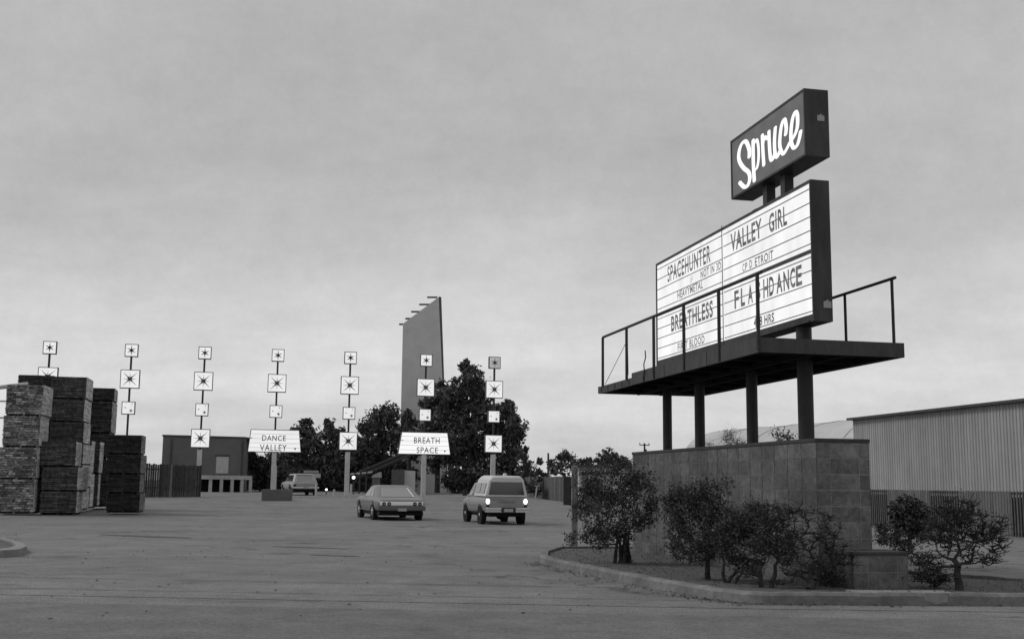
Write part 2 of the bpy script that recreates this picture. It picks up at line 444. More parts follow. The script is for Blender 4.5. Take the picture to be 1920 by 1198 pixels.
for k in range(9):
    t = T0 + .3 + k * .83; wbox(m_, t, t + .05, S0 + .045, S1 - .045, ZB + .02, ZB + .097)
m_.build('joists', 'under', cat)
m_ = MB()
rt = [(7.069, 2.154), (0.049, 2.137)]
m_.tube(W(7.10, S0 + .01, 2.155), W(.03, S0 + .01, 2.138), .024 * K, n=10)
fr = m_.build('guard_rail', 'steelpost', cat)
for t in (7.07, 5.62, 4.18, 2.80, 1.42, .05 + .07):
    q = MB(); q.tube(W(t, S0 - .005, 1.12 if t < 5.3 else 1.22), W(t, S0 - .005, 2.14), .026 * K, n=10)
    q.build('rail_post', 'steelpost', cat)
m_ = MB(); m_.tube(W(7.1, S1 - .02, 2.19), W(.24, S1 - .02, 2.205), .022 * K, n=10); m_.build('guard_rail', 'steelpost', cat)
for t in (.33, 1.62, 3.1, 4.6, 6.1, 7.05):
    q = MB(); q.tube(W(t, S1 - .02, 1.20), W(t, S1 - .02, 2.20), .021 * K, n=10); q.build('rail_post', 'steelpost', cat)
q = MB(); q.tube(W(7.0, S0 + .02, 1.25), W(5.62, S0, 1.9), .006, n=5); q.tube(W(5.6, S0 + .02, 1.3), W(5.58, S0, 2.1), .004, n=5)
q.build('guy_wire', 'steelpost', cat)

q = MB(); pc = [W(4.6, S0 - .01, 1.62), W(4.55, S0 - .02, 1.50), W(4.66, S0 - .015, 1.40), W(4.62, S0 - .02, 1.27), W(4.70, S0 - .012, 1.14), W(4.66, S0 - .012, 1.10)]
for a1, a2 in zip(pc, pc[1:]): q.tube(a1, a2, .011, n=5)
q.build('hanging_cable', 'under', cat)
for t in (1.9, 3.7):
    q = MB(); wbox(q, t, t + .012, S0 - .004, S0 - .001, ZB + .004, ZT - .001); q.build('fascia_joint', 'under', cat)
# marquee cabinet
MT0, MT1, MZ0, MZ1, MH = .339, 6.594, 1.577, 3.524, .135
fs = SC - MH                                        # face plane
m_ = MB()
wbox(m_, MT0, MT1, SC - MH + .012, SC + MH, MZ0, MZ1)
# raised rim round the face
wbox(m_, MT0, MT1, fs - .012, fs + .0115, MZ1 - .045, MZ1 + .0); wbox(m_, MT0, MT1, fs - .012, fs + .0115, MZ0, MZ0 + .098)
wbox(m_, MT0, MT0 + .03, fs - .012, fs + .0115, MZ0 + .0985, MZ1 - .0455); wbox(m_, MT1 - .045, MT1, fs - .012, fs + .0115, MZ0 + .0985, MZ1 - .0455)
cab = m_.build('marquee_cabinet', 'frame', sign)
m_ = MB(); wbox(m_, MT0 + .031, MT1 - .046, fs + .002, fs + .0115, 2.563, MZ1 - .046); wbox(m_, MT0 + .031, MT1 - .046, fs + .002, fs + .0115, MZ0 + .099, 2.507)
m_.build('face_panel', 'lit_marquee', cab)
m_ = MB(); wbox(m_, MT0 + .031, MT1 - .046, fs - .010, fs + .011, 2.507, 2.563); wbox(m_, 3.385, 3.405, fs - .018, fs - .013, MZ0 + .02, MZ1 + .03)
wbox(m_, MT0 + .1, MT1 - .1, fs - .03, fs - .0125, MZ0 - .0, MZ0 + .02)
m_.build('divider', 'frame', cab)
m_ = MB()
for z in (3.40, 3.205, 3.012, 2.822, 2.638, 2.455, 2.272, 2.088, 1.902, 1.716):
    wbox(m_, MT0 + .05, 3.37, fs - .006, fs + .0015, z - .006, z + .006); wbox(m_, 3.42, MT1 - .07, fs - .006, fs + .0015, z - .006, z + .006)
m_.build('letter_track', 'track', cab)
def line(txt, tl, tr, z0, z1, m='lit_letter', bold=.03, depth=.010):
    if bold == 0: bold = .018
    mb_ = text_mb(txt, 0, 0, lambda u, v: W(tl + (tr - tl) * u, fs - depth, z0 + (z1 - z0) * v), bold)
    return mb_.build('lettering', m, cab)
line('SPACEHUNTER', 5.96, 3.90, 3.055, 3.355, bold=.02)
line('IF', 4.84, 4.70, 2.85, 2.97, 'lit_letter_faint', 0)
line('NOT IN 3D', 4.345, 3.46, 2.85, 2.985, 'lit_letter_dark' if 'lit_letter_dark' in M else 'lit_letter', 0)
line('HEAVYMETAL', 5.46, 4.25, 2.672, 2.808, 'lit_letter', 0)
line('VALLEY', 3.06, 1.90, 3.048, 3.345)
line('GIRL', 1.65, 1.06, 3.05, 3.34)
line('C', 2.62, 2.545, 2.652, 2.775, 'lit_letter', 0); line('P', 2.52, 2.44, 2.652, 2.775, 'lit_letter', 0); line('D', 2.36, 2.27, 2.66, 2.785, 'lit_letter', 0)
line('ETROIT', 2.16, 1.53, 2.652, 2.785, 'lit_letter', 0)
line('BREATHLESS', 5.79, 3.83, 2.120, 2.408)
line('FIRST BLOOD', 5.47, 4.21, 1.735, 1.875, 'lit_letter', 0)
for ch, a, b_ in (('F', 2.95, 2.78), ('L', 2.70, 2.55), ('A', 2.44, 2.26), ('S', 2.15, 1.99), ('H', 1.89, 1.72), ('D', 1.69, 1.53), ('A', 1.45, 1.255), ('N', 1.22, 1.04), ('C', 1.01, .85), ('E', .83, .65)):
    line(ch, a, b_, 2.12, 2.405)
line('4', 2.245, 2.145, 1.732, 1.888, 'lit_letter', .03); line('8', 2.045, 1.95, 1.732, 1.878, 'lit_letter', .03); line('HRS', 1.878, 1.55, 1.732, 1.870, 'lit_letter', .03)
# maker's plates on the near ends
def endplate(t, s0, s1, z0, z1, parent):
    m_ = MB(); wbox(m_, t - .008, t - .001, s0, s1, z0, z1); wbox(m_, t - .008, t - .001, s0 + (s1 - s0) * .35, s0 + (s1 - s0) * .65, z1 + .0005, z1 + .018)
    pp = m_.build('notice_plate', 'plate', parent)
    m_ = MB()
    for k in range(3):
        zz = z0 + (z1 - z0) * (.28 + .2 * k); wbox(m_, t - .0095, t - .0083, s0 + .03, s1 - .03 - .02 * k, zz, zz + .008)
    return pp
endplate(MT0, SC + .0, SC + .115, 1.76, 1.85, cab)
for t0_, t1_, s0_, s1_, dz_ in ((.5, .56, -.05, .03, .05), (2.2, 2.36, -.08, .04, .045), (4.55, 4.72, -.08, .02, .03)):
    m_ = MB(); wbox(m_, t0_, t1_, SC + s0_, SC + s1_, MZ1 + .001, MZ1 + dz_); m_.build('bracket', 'frame', cab)
# name cabinet
NT0, NT1, NZ0, NZ1, NH = .366, 2.905, 3.866, 4.822, .176
ns = SC - NH
m_ = MB(); wbox(m_, NT0, NT1, ns + .012, SC + NH, NZ0, NZ1)
wbox(m_, NT0, NT1, ns - .012, ns + .0115, NZ1 - .035, NZ1); wbox(m_, NT0, NT1, ns - .012, ns + .0115, NZ0, NZ0 + .03)
wbox(m_, NT0, NT0 + .03, ns - .012, ns + .0115, NZ0 + .0305, NZ1 - .0355); wbox(m_, NT1 - .035, NT1, ns - .012, ns + .0115, NZ0 + .0305, NZ1 - .0355)
nc = m_.build('name_cabinet', 'frame', sign)
m_ = MB(); wbox(m_, NT0 + .031, NT1 - .036, ns + .002, ns + .0115, NZ0 + .031, NZ1 - .036); m_.build('face_panel', 'lit_name', nc)
for t in (1.93, 1.33):
    m_ = MB(); wbox(m_, t - .07, t + .07, SC - .07, SC + .07, MZ1 + .001, NZ0 - .001); m_.build('support_post', 'steelpost', sign)
endplate(NT0, SC - .0, SC + .105, 4.37, 4.45, nc)
STROKES = {
 'S': [(2.215, 4.375), (2.213, 4.488), (2.326, 4.644), (2.481, 4.656), (2.592, 4.554), (2.589, 4.418), (2.435, 4.259), (2.253, 4.139), (2.209, 4.03), (2.283, 3.944), (2.419, 3.95), (2.581, 4.06)],
 'p': [(2.062, 4.584), (2.069, 4.245), (2.047, 3.951)], 'pb': [(2.033, 4.52), (1.931, 4.554), (1.877, 4.434), (1.877, 4.261), (1.931, 4.13), (2.02, 4.111)],
 'r': [(1.729, 4.566), (1.718, 4.318), (1.698, 4.099)], 'ra': [(1.713, 4.42), (1.654, 4.514), (1.572, 4.463)],
 'u': [(1.496, 4.55), (1.488, 4.319), (1.457, 4.125), (1.387, 4.101), (1.308, 4.183)], 'u2': [(1.279, 4.542), (1.315, 4.352), (1.308, 4.183), (1.247, 4.09), (1.153, 4.154)],
 'c': [(0.95, 4.34), (0.927, 4.433), (0.969, 4.565), (1.053, 4.538), (1.122, 4.394), (1.142, 4.218), (1.048, 4.083), (0.936, 4.116), (0.831, 4.183)],
 'e': [(0.813, 4.186), (0.672, 4.241), (0.582, 4.341), (0.573, 4.5), (0.634, 4.568), (0.72, 4.498), (0.778, 4.338), (0.779, 4.176), (0.709, 4.071), (0.606, 4.076), (0.535, 4.151), (0.49, 4.241)]}
AX, AZ = 54.0, 125.0                                   # brush is wider across than down
def catmull(p, n=10):
    q = [p[0]] + p + [p[-1]]; out = []
    for i in range(1, len(q) - 2):
        for k in range(n):
            t = k / n; f = []
            for d in (0, 1):
                a, b_, c_, e = q[i - 1][d], q[i][d], q[i + 1][d], q[i + 2][d]
                f.append(.5 * (2 * b_ + (c_ - a) * t + (2 * a - 5 * b_ + 4 * c_ - e) * t * t + (3 * b_ - a - 3 * c_ + e) * t ** 3))
            out.append(tuple(f))
    out.append(p[-1]); return out
m_ = MB()
for si, (k, pts) in enumerate(STROKES.items()):
    hw = {'S': 3.4, 'p': 3.2, 'pb': 2.4, 'r': 2.9, 'ra': 2.6}.get(k, 2.9)
    c_ = [(-x * AX, z * AZ) for x, z in catmull(pts)]
    dz = .004 + si * .0012
    def P(x, z): return W(-x / AX, ns - dz, z / AZ)
    n_ = len(c_); Ls = []; Rs = []
    for i in range(n_):
        a = c_[max(0, i - 1)]; b_ = c_[min(n_ - 1, i + 1)]
        dx, dy = b_[0] - a[0], b_[1] - a[1]; l = math.hypot(dx, dy) or 1
        w = hw
        Ls.append((c_[i][0] - dy / l * w, c_[i][1] + dx / l * w)); Rs.append((c_[i][0] + dy / l * w, c_[i][1] - dx / l * w))
    for i in range(n_ - 1):
        m_.face([P(*Ls[i]), P(*Rs[i]), P(*Rs[i + 1]), P(*Ls[i + 1])])
    for e in (c_[0], c_[-1]):
        m_.face([P(e[0] + hw * math.cos(j * math.pi / 10), e[1] + hw * math.sin(j * math.pi / 10)) for j in range(20)])
m_.build('lettering', 'lit_script', nc)

# ------------------------------------------------------------------ star signs
def star_poly(r_out, r_in, n, a0=math.pi / 2, rr=None):
    out = []
    for i in range(2 * n):
        a = a0 + math.pi * i / n
        r = (rr[(i // 2) % len(rr)] if rr else r_out) if i % 2 == 0 else r_in
        out.append((r * math.cos(a), r * math.sin(a)))
    return out
def flat(m_, poly, cx, cz, y):
    m_.face([(cx + x, y, cz + z) for x, z in poly])
def star_box(root, cz, size, kind, lit='lit_box'):
    h = size / 2; d = .14
    m_ = MB(); m_.box(-h, h, -d + .02, d, cz - h, cz + h)
    e = .045
    m_.box(-h, h, -d - .005, -d + .0195, cz + h - e, cz + h); m_.box(-h, h, -d - .005, -d + .0195, cz - h, cz - h + e)
    m_.box(-h, -h + e, -d - .005, -d + .0195, cz - h + e + .0005, cz + h - e - .0005); m_.box(h - e, h, -d - .005, -d + .0195, cz - h + e + .0005, cz + h - e - .0005)
    bo = m_.build('star_box', 'boxframe', root)
    m_ = MB(); m_.box(-h + e + .001, h - e - .001, -d + .006, -d + .0195, cz - h + e + .001, cz + h - e - .001); m_.build('face_panel', lit, bo)
    y = -d + .002; m_ = MB()
    if kind == 'star':
        flat(m_, star_poly(.3, .085, 6, rr=[.36, .31, .31, .33, .31, .31]), .0, cz, y); m_.build('star_emblem', 'ink2', bo)
    elif kind == 'burst':
        for i in range(8):
            a = math.pi * i / 4; L_ = .50 if i % 2 else .46; w = .042 if i % 2 else .03
            if i % 2: L_ = .66
            c_, s_ = math.cos(a), math.sin(a)
            flat(m_, [(-s_ * w, c_ * w), (c_ * L_, s_ * L_), (s_ * w, -c_ * w)], 0, cz, y - .0008 * (i + 1))
        flat(m_, star_poly(.22, .11, 12), 0, cz, y - .0105); m_.build('star_emblem', 'ink_mid', bo)
    else:
        flat(m_, star_poly(.15, .045, 6), .17, cz - .17, y); o_ = m_.build('star_emblem', 'ink_mid', bo)
        m_ = MB()
        for cx, dz, r in ((-.2, .02, .09), (.22, .24, .07), (-.16, .27, .04)):
            flat(m_, star_poly(r, r * .25, 4), cx, cz + dz, y)
        m_.build('star_emblem', 'ink3', bo)
M['ink_mid'] = mat('star_ink_mid', .09, .6, 30, .2)
GR = 'star sign poles in a row across the drive-in entrance'
def board(root, cz, w0, w1, h, lines, lit):
    d = .16; z0, z1 = cz - h / 2, cz + h / 2
    m_ = MB()
    def poly(e, y, z0=z0, z1=z1): return [(-w1 / 2 + e * 1.1, y, z0 + e), (w1 / 2 - e * 1.1, y, z0 + e), (w0 / 2 - e, y, z1 - e), (-w0 / 2 + e, y, z1 - e)]
    m_.prism(poly(0, -d), (0, 2 * d, 0)); bo = m_.build('message_board', 'boxframe', root)
    m_ = MB(); m_.prism(poly(.045, -d - .006), (0, .005, 0)); m_.build('face_panel', lit, bo)
    m_ = MB()
    for k in range(1, 5):
        z = z0 + h * k / 5; ww = w1 + (w0 - w1) * k / 5 - .14
        m_.box(-ww / 2, ww / 2, -d - .012, -d - .008, z - .008, z + .008)
    m_.build('letter_track', 'ink3', bo)
    for txt, x0, x1, a, b_ in lines:
        mb_ = text_mb(txt, 0, 0, lambda u, v: Vector((x0 + (x1 - x0) * u, -d - .016, z0 + h * (a + (b_ - a) * v))), .008)
        mb_.build('lettering', 'ink_mid', bo)
    m_ = MB()
    m_.box(-w0 / 2 - .02, -w0 / 2 + .13, -d - .016, -d - .012, z0 + h * .60, z0 + h * .63); m_.box(w1 / 2 - .45, w1 / 2 - .35, -d - .016, -d - .012, z0 + h * .13, z0 + h * .2)
    m_.build('lettering', 'ink_mid', bo)
towers = [
 (-29.46, 71.94, 'leftmost star sign pole, rising behind the tallest wooden stacks', 3, None),
 (-24.55, 73.01, 'second star sign pole from the left, with three boxes above the dark low stack', 3, None),
 (-20.13, 73.97, 'star sign pole with four boxes standing in front of the grey loading-dock building', 4, None),
 (-15.49, 74.98, 'star sign pole carrying the lit board that reads DANCE VALLEY', 3, 'dance'),
 (-10.82, 76.00, 'star sign pole with four boxes between the DANCE VALLEY and BREATH SPACE boards', 4, None),
 (-5.84, 77.08, 'star sign pole carrying the lit board that reads BREATH SPACE', 3, 'breath'),
 (-1.20, 78.08, 'rightmost star sign pole, its top box dim, rising behind the camper pickup', 4, None)]
for i, (x, y, lab, nb, kind) in enumerate(towers):
    g0 = gh(x, y)
    t = thing('star_sign_pole', lab, 'sign', (x, y, 0), GR, local=True); t.rotation_euler = (0, random.Random(i).uniform(-.004, .004), -A)
    last = [9.69, 7.83, 5.97, 4.12][nb - 1]
    hs = [.41, .60, .41, .60]
    cent = [9.69, 7.84, 5.98, 4.13][:nb]
    botz = cent[-1] - hs[nb - 1] if kind is None else 4.06 - .62
    if kind is None and nb == 3: lowtop = 4.0
    else: lowtop = botz - .12
    m_ = MB(); m_.box(-.15, .15, -.13, .13, g0 - .3, lowtop); m_.build('lower_pole', 'pole_light', t)
    m_ = MB(); m_.box(-.06, .06, -.06, .06, lowtop + .001, 9.6); m_.build('upper_pole', 'pole_dark', t)
    for k, cz in enumerate(cent):
        star_box(t, cz, 2 * hs[k], ('star', 'burst', 'dots', 'burst')[k], 'lit_box_dim' if (i == 6 and k == 0) else ('lit_box'))
    if kind == 'dance':
        board(t, 4.05, 3.14, 3.45, 1.48, [('DANCE', -.82, 0.70, .50, .75), ('VALLEY', -.94, .78, .06, .34)], 'lit_board')
    if kind == 'breath':
        board(t, 4.07, 3.14, 3.58, 1.50, [('BREATH', -.72, 1.02, .50, .76), ('SPACE', -.52, .92, .07, .33)], 'lit_board_b')

# ------------------------------------------------------------------ drive-in screen tower
tw = thing('screen_tower', 'tall grey drive-in screen tower with slanted top and projecting pipes, seen from its end', 'tower', tuple(gat(792, 122)))
YT = 122
pf = [at(748, 930, YT), at(838, 930, YT), at(831, 740, YT), at(822.5, 557, YT), at(755.5, 607, YT), at(751, 800, YT)]
m_ = MB(); m_.prism(pf, (-3.2, 40, 0)); m_.build('screen_wall', 'tower', tw)
back = [at(825, 557, YT), at(831, 557.5, YT + 6), at(843, 930, YT + 6), at(838.5, 930, YT)]
m_ = MB(); m_.prism([at(822.8, 556, YT + .3), at(827.5, 557, YT + .3), at(832.5, 700, YT + .3), at(840, 930, YT + .3), at(832, 930, YT + .3), at(826, 700, YT + .3)], (-.3, 4, 0)); m_.build('side_buttress', 'tower_side', tw) if False else m_.build('side_buttress', 'render', tw)
for px0, px1, py in ((801, 817, 557.5), (786, 803, 571), (771, 788, 584.5), (760, 774, 597.5), (748.5, 762, 608)):
    m_ = MB(); m_.tube(at(px0, py, YT + .5), at(px1 + 3, py, YT + .5), .10, n=8); m_.build('pipe', 'frame2', tw)

# ------------------------------------------------------------------ buildings left
bl = thing('warehouse', 'plain dark grey windowless block building with pale door and loading dock at left', 'building', tuple(gat(383, 100)))
def facing(px0, px1, Y): return at(px0, 906, Y), at(px1, 906, Y)
a, b_ = at(306, 816, 98), at(461.5, 824, 101)
e = (b_ - a); e.z = 0
m_ = MB(); zt = (a.z + b_.z) / 2 + .0
m_.obox((a.x, a.y, .3), e, (-2.4, 12, 0), (0, 0, zt - .3)); m_.build('wall', 'render', bl)
m_ = MB(); m_.obox((a.x - .05, a.y - .1, zt), e * 1.003, (-.3, 12.2, 0), (0, 0, .15)); m_.build('parapet', 'frame2', bl)
u = e.normalized()
def onb(px, py, off=0):
    nrm = Vector((u.y, -u.x, 0)); return atplane(px, py, Vector((a.x, a.y, 0)) + nrm * off, nrm)
dn = Vector((u.y, -u.x, 0))
p0, p1 = onb(404.5, 887, .03), onb(429, 856, .03)
m_ = MB(); m_.obox((p0.x, p0.y, p0.z), u * ((p1 - p0).dot(u)), dn * -.02, (0, 0, p1.z - p0.z)); dr = m_.build('door', 'renderdoor', bl)
m_ = MB(); m_.obox(Vector((p0.x, p0.y, p1.z + .02)) - u * .1 + dn * .04, u * ((p1 - p0).dot(u) + .2), dn * -.05, (0, 0, .12)); m_.build('lintel', 'frame', bl)
for px in (318, 452):
    g0_ = onb(px, 905, .02); m_ = MB(); m_.tube(Vector((g0_.x, g0_.y, .4)) + dn * .08, Vector((g0_.x, g0_.y, zt - .2)) + dn * .08, .06, n=6); m_.build('downpipe', 'frame2', bl)
m_ = MB(); g1_, g2_ = onb(340, 840, .03), onb(356, 832, .03); m_.obox(g1_ + dn * .05, u * (g2_ - g1_).dot(u), dn * -.05, (0, 0, g2_.z - g1_.z)); m_.build('vent', 'frame2', bl) if False else None
# dock
m_ = MB(); q0 = onb(372, 890, 3); q1 = onb(473, 893, 3)
m_.obox((q0.x, q0.y, q1.z - .28), u * (q1 - q0).dot(u), dn * -2.9, (0, 0, .34)); dk = m_.build('loading_dock', 'concrete', bl)
for px in (395, 415.5, 435.5, 454, 470):
    p = onb(px, 905, 2.95); m_ = MB(); m_.obox(Vector((p.x, p.y, .3)) - u * .12, u * .25, dn * -.3, (0, 0, q1.z - .28 - .3)); m_.build('dock_post', 'concrete', dk)
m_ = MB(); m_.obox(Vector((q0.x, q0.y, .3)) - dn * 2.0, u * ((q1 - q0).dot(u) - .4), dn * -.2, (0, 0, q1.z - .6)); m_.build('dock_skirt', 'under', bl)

def board_fence(name, label, P, Q, h0, h1, m, bw=.14, group=None, rails=True, jitter=.03, gap=.01, pales=None):
    P = Vector(P); Q = Vector(Q); d = Q - P; d.z = 0; L_ = d.length; u_ = d.normalized(); nr = Vector((-u_.y, u_.x, 0))
    th = thing(name, label, 'fence', tuple(P), group)
    rn = random.Random(int(abs(P.x) * 100)); m_ = MB(); k = int(L_ / bw)
    for i in range(k):
        f = i / k; base = P.lerp(Q, f); t_ = rn.uniform(.6, 1.25)
        if pales and any(abs(f - q) < .6 / k for q in pales): t_ = 3
        h = h0 + (h1 - h0) * f + rn.uniform(-jitter, jitter)
        m_.obox(base + nr * rn.uniform(-.01, .01) - Vector((0, 0, .05)), u_ * (bw - gap), nr * .025, (0, 0, h + .05), t_)
    m_.build('boards', m, th)
    m_ = MB()
    for fz in (.25, .8): m_.obox(P + nr * .03 + Vector((0, 0, h0 * fz)), Q - P, nr * .05, (0, 0, .09))
    m_.build('rail', m, th)
    kk = max(2, int(L_ / 2.4))
    for i in range(kk + 1):
        p = P.lerp(Q, i / kk) + nr * .085; q = MB(); q.box(p.x - .05, p.x + .05, p.y - .05, p.y + .05, p.z - .1, p.z + h0 * .95); q.build('fence_post', m, th)
    return th
Pf, Qf = gat(225, 68), gat(376, 70.5)
board_fence('board_fence', 'dark vertical board fence between the short dark stack and the grey building', Pf, Qf, 2.02, 1.88, 'fence_dark', .13, pales=(.615,), jitter=.04)

# ------------------------------------------------------------------ wooden tray stacks
def bundle(label, px0, px1, pyt, pyb, Y, depth, m='wood_dark', layers=9, seed=0, tintf=1.0):
    rn = random.Random(seed); c = at((px0 + px1) / 2, pyb, Y); a_ = at(px0, pyb, Y); b2 = at(px1, pyb, Y); top = at((px0 + px1) / 2, pyt, Y)
    w = (b2.x - a_.x) / math.cos(A); h = top.z - c.z
    yaw = -A + rn.uniform(-.06, .06)
    U_ = Vector((math.cos(yaw), math.sin(yaw), 0)); D_ = Vector((-math.sin(yaw), math.cos(yaw), 0))
    o = Vector((a_.x, Y - (b2.x - a_.x) * .1, max(c.z, gh(a_.x, Y) + .0)))
    th = thing('tray_bundle', label, 'tray bundle', tuple(o), 'bundles of weathered wooden trays stacked by the entrance')
    m_ = MB(); run = .085; m_.obox(o + U_ * .22 + D_ * .22, U_ * (w - .44), D_ * (depth - .44), (0, 0, run + .01), .5); hh = (h - run) / layers  # dark core added under the trays, stops light showing through the runner gap
    for k in range(layers):
        jx, jy = rn.uniform(-.012, .012), rn.uniform(-.02, .02)
        p = o + U_ * jx + D_ * jy + Vector((0, 0, run + hh * k))
        m_.obox(p + U_ * .02 + D_ * .02, U_ * (w - .04), D_ * (depth - .04), (0, 0, hh * .99 if k < layers - 1 else hh * .9), rn.uniform(.5, .8) * tintf)
        # slats of each layer on the front face, broken into short lengths
        x = 0
        while x < w - .02:
            l = min(rn.uniform(.06, .3) if m == 'wood_mid' else rn.uniform(.12, .8), w - x); jj = rn.uniform(0, .018)
            m_.obox(p + U_ * x + D_ * (-.004 - jj) + Vector((0, 0, hh * .08)), U_ * (l - .012), D_ * .03, (0, 0, hh * rn.uniform(.62, .86)), rn.choice([.45, .7, .9, 1, 1.2, 1.6, 2.0] if m == 'wood_mid' else [.7, .85, .95, 1, 1.1, 1.3, 1.5]) * tintf); x += l
    tr = m_.build('trays', m, th)
    m_ = MB()
    for k in range(layers):
        p = o + U_ * (w - .0255) + Vector((0, 0, run + hh * k)) + D_ * .01
        y = 0
        while y < depth - .05:
            l = min(rn.uniform(.35, .9), depth - .02 - y)
            m_.obox(p + D_ * y + U_ * rn.uniform(0, .012), U_ * .03, D_ * (l - .015), (0, 0, hh * .93), rn.uniform(.7, 1.25) * tintf); y += l
    m_.build('end_boards', 'wood_end', th)
    for f in (.03, .47, .91):
        m_ = MB(); m_.obox(o + U_ * (w * f) + D_ * .02, U_ * (w * .06), D_ * (depth - .04), (0, 0, run - .002), .8); m_.build('runner', m, th)
    return th
LV = ['bottom', 'second', 'third', 'fourth', 'fifth']
def stack(desc, Y, depth, rects, m='wood_dark', layers=9, seed=0, tintf=1.0):
    """rects bottom to top: (px0, px1, pytop, pybottom)"""
    n_ = len(rects)
    for k, (x0, x1, yt, yb) in enumerate(rects):
        lv = 'top' if k == n_ - 1 else LV[k]
        bundle('%s wooden tray bundle %sin %s' % (lv, '' if lv in ('top', 'bottom') else 'up ', desc), x0, x1, yt, yb, Y, depth, m, layers, seed * 10 + k, tintf)
stack('the pale speckled stack nearest the left edge', 45.5, 1.75, [(-8, 58, 898, 963), (-4, 64, 838, 899), (6, 70, 779, 839), (12, 76, 721, 780)], 'wood_mid', 13, 1, 1.0)
stack('the three-high stack beside the pale one', 46.2, 2.2, [(76, 139, 921, 965), (79, 142, 875, 922), (77, 138, 827, 876)], 'wood_dark', 12, 2, 1.2)
stack('the tallest stack, behind the three-high one', 49.2, 2.0, [(90, 150, 914, 957), (92, 150, 871, 915), (93, 152, 832, 872), (95, 153, 791, 833), (94, 154, 748, 792), (97, 158, 706, 749)], 'wood_dark', 12, 3, 1.15)
stack('the tall stack half hidden behind the pale one', 50.0, 1.8, [(20, 84, 914, 957), (24, 86, 871, 915), (28, 88, 831, 872), (32, 92, 789, 832), (32, 94, 746, 790), (34, 95, 703, 747)], 'wood_dark', 12, 4, .8)
stack('the ragged stack right of the tallest', 53.5, 2.0, [(162, 198, 905, 950), (164, 200, 860, 906), (166, 202, 812, 861), (168, 206, 752, 813), (168, 212, 727, 753)], 'wood_dark', 12, 5, .8)
stack('the narrow stack right behind the three-high one', 51.5, 1.6, [(150, 166, 888, 953), (150, 168, 826, 889)], 'wood_dark', 10, 6, 1.2)
stack('the narrow stack nearest the ragged one', 52.5, 1.6, [(168, 181, 888, 950), (170, 184, 828, 889)], 'wood_dark', 10, 7, 1.1)
stack('the low near-black stack at the right end', 47.5, 1.6, [(200, 259, 925, 961), (201, 259, 889, 926), (201, 261, 852, 890), (201, 262, 815, 853)], 'wood_dark', 12, 8, .45)
# loose pipe frame above the left stacks
m_ = MB(); m_.tube(at(-60, 733, 47), at(52, 720, 48.5), .09, n=8); m_.tube(at(-60, 752, 52), at(14, 752, 52), .04, n=6); m_.tube(at(-60, 783, 52), at(14, 783, 52), .04, n=6)
m_.tube(at(-40, 960, 52), at(-40, 735, 52), .05, n=6); m_.tube(at(14, 960, 52), at(14, 722, 52), .05, n=6)
tag(m_.build('pipe_frame', 'pole_light', None, tuple(gat(-20, 52))), 'pale pipe frame sticking out above the leftmost wooden stack', 'frame') if False else None
mm_ = MB(); mm_.v, mm_.f, mm_.t = m_.v, m_.f, m_.t
tag(mm_.build('pipe_frame', 'pole_light', None, tuple(gat(-20, 52))), 'pale pipe frame sticking out above the leftmost wooden stack', 'frame')

# ------------------------------------------------------------------ small things at the entrance
def blockthing(name, label, cat, px0, px1, pyt, pyb, m, depth=.5, Y=None):
    if Y is None: p = gp((px0 + px1) / 2, pyb); Y = p.y
    a_ = at(px0, pyb, Y); b2 = at(px1, pyb, Y); t_ = at((px0 + px1) / 2, pyt, Y)
    g_ = gh(a_.x, Y); m_ = MB()
    m_.obox(Vector((a_.x, Y, g_ - .1)), Vector((1, .2, 0)) * (b2.x - a_.x), (-.1 * depth, depth, 0), (0, 0, t_.z - g_ + .1))
    o = m_.build(name, m, None, (a_.x, Y, g_), bevel=.02)
    return tag(o, label, cat)
blockthing('concrete_barrier', 'dark low concrete block standing before the DANCE VALLEY pole', 'barrier', 490, 543, 917.5, 939, 'render', 1.0)
blockthing('utility_cabinet', 'narrow pale box standing against the DANCE VALLEY pole', 'cabinet', 506.5, 516, 873, 925, 'pole_light', .4, 74.2)
for px, pt, pb, Yb, lab in ((593, 906, 924, 77, 'short pale bollard beside the parked station wagon'), (627, 917, 925, 80, 'tiny pale stake left of the middle star pole'), (658.5, 907, 931, 76.5, 'tall thin bollard just right of the middle star pole')):
    p = gat(px, Yb); tp = at(px, pt, Yb); m_ = MB(); m_.tube(p - Vector((0, 0, .1)), (p.x, p.y, tp.z), .07, n=10)
    tag(m_.build('bollard', 'pole_light', None, tuple(p)), lab, 'bollard', 'bollards along the entrance')
for px, py, Yb, lab, r in ((663, 895, 90, 'slender lamp post with one bright globe left of the carport', .13), (612, 917.5, 88, 'low lamp with a small bright bulb between wagon and middle star pole', .09)):
    p = gat(px, Yb); tp = at(px, py, Yb); l = thing('lamp_post', lab, 'lamp', tuple(p)); m_ = MB(); m_.tube(p - Vector((0, 0, .1)), tp, .04, n=8); m_.build('post', 'pole_dark', l)
    m_ = MB(); m_.sphere(tp, r); m_.build('globe', 'lamp', l, smoothsh=True)
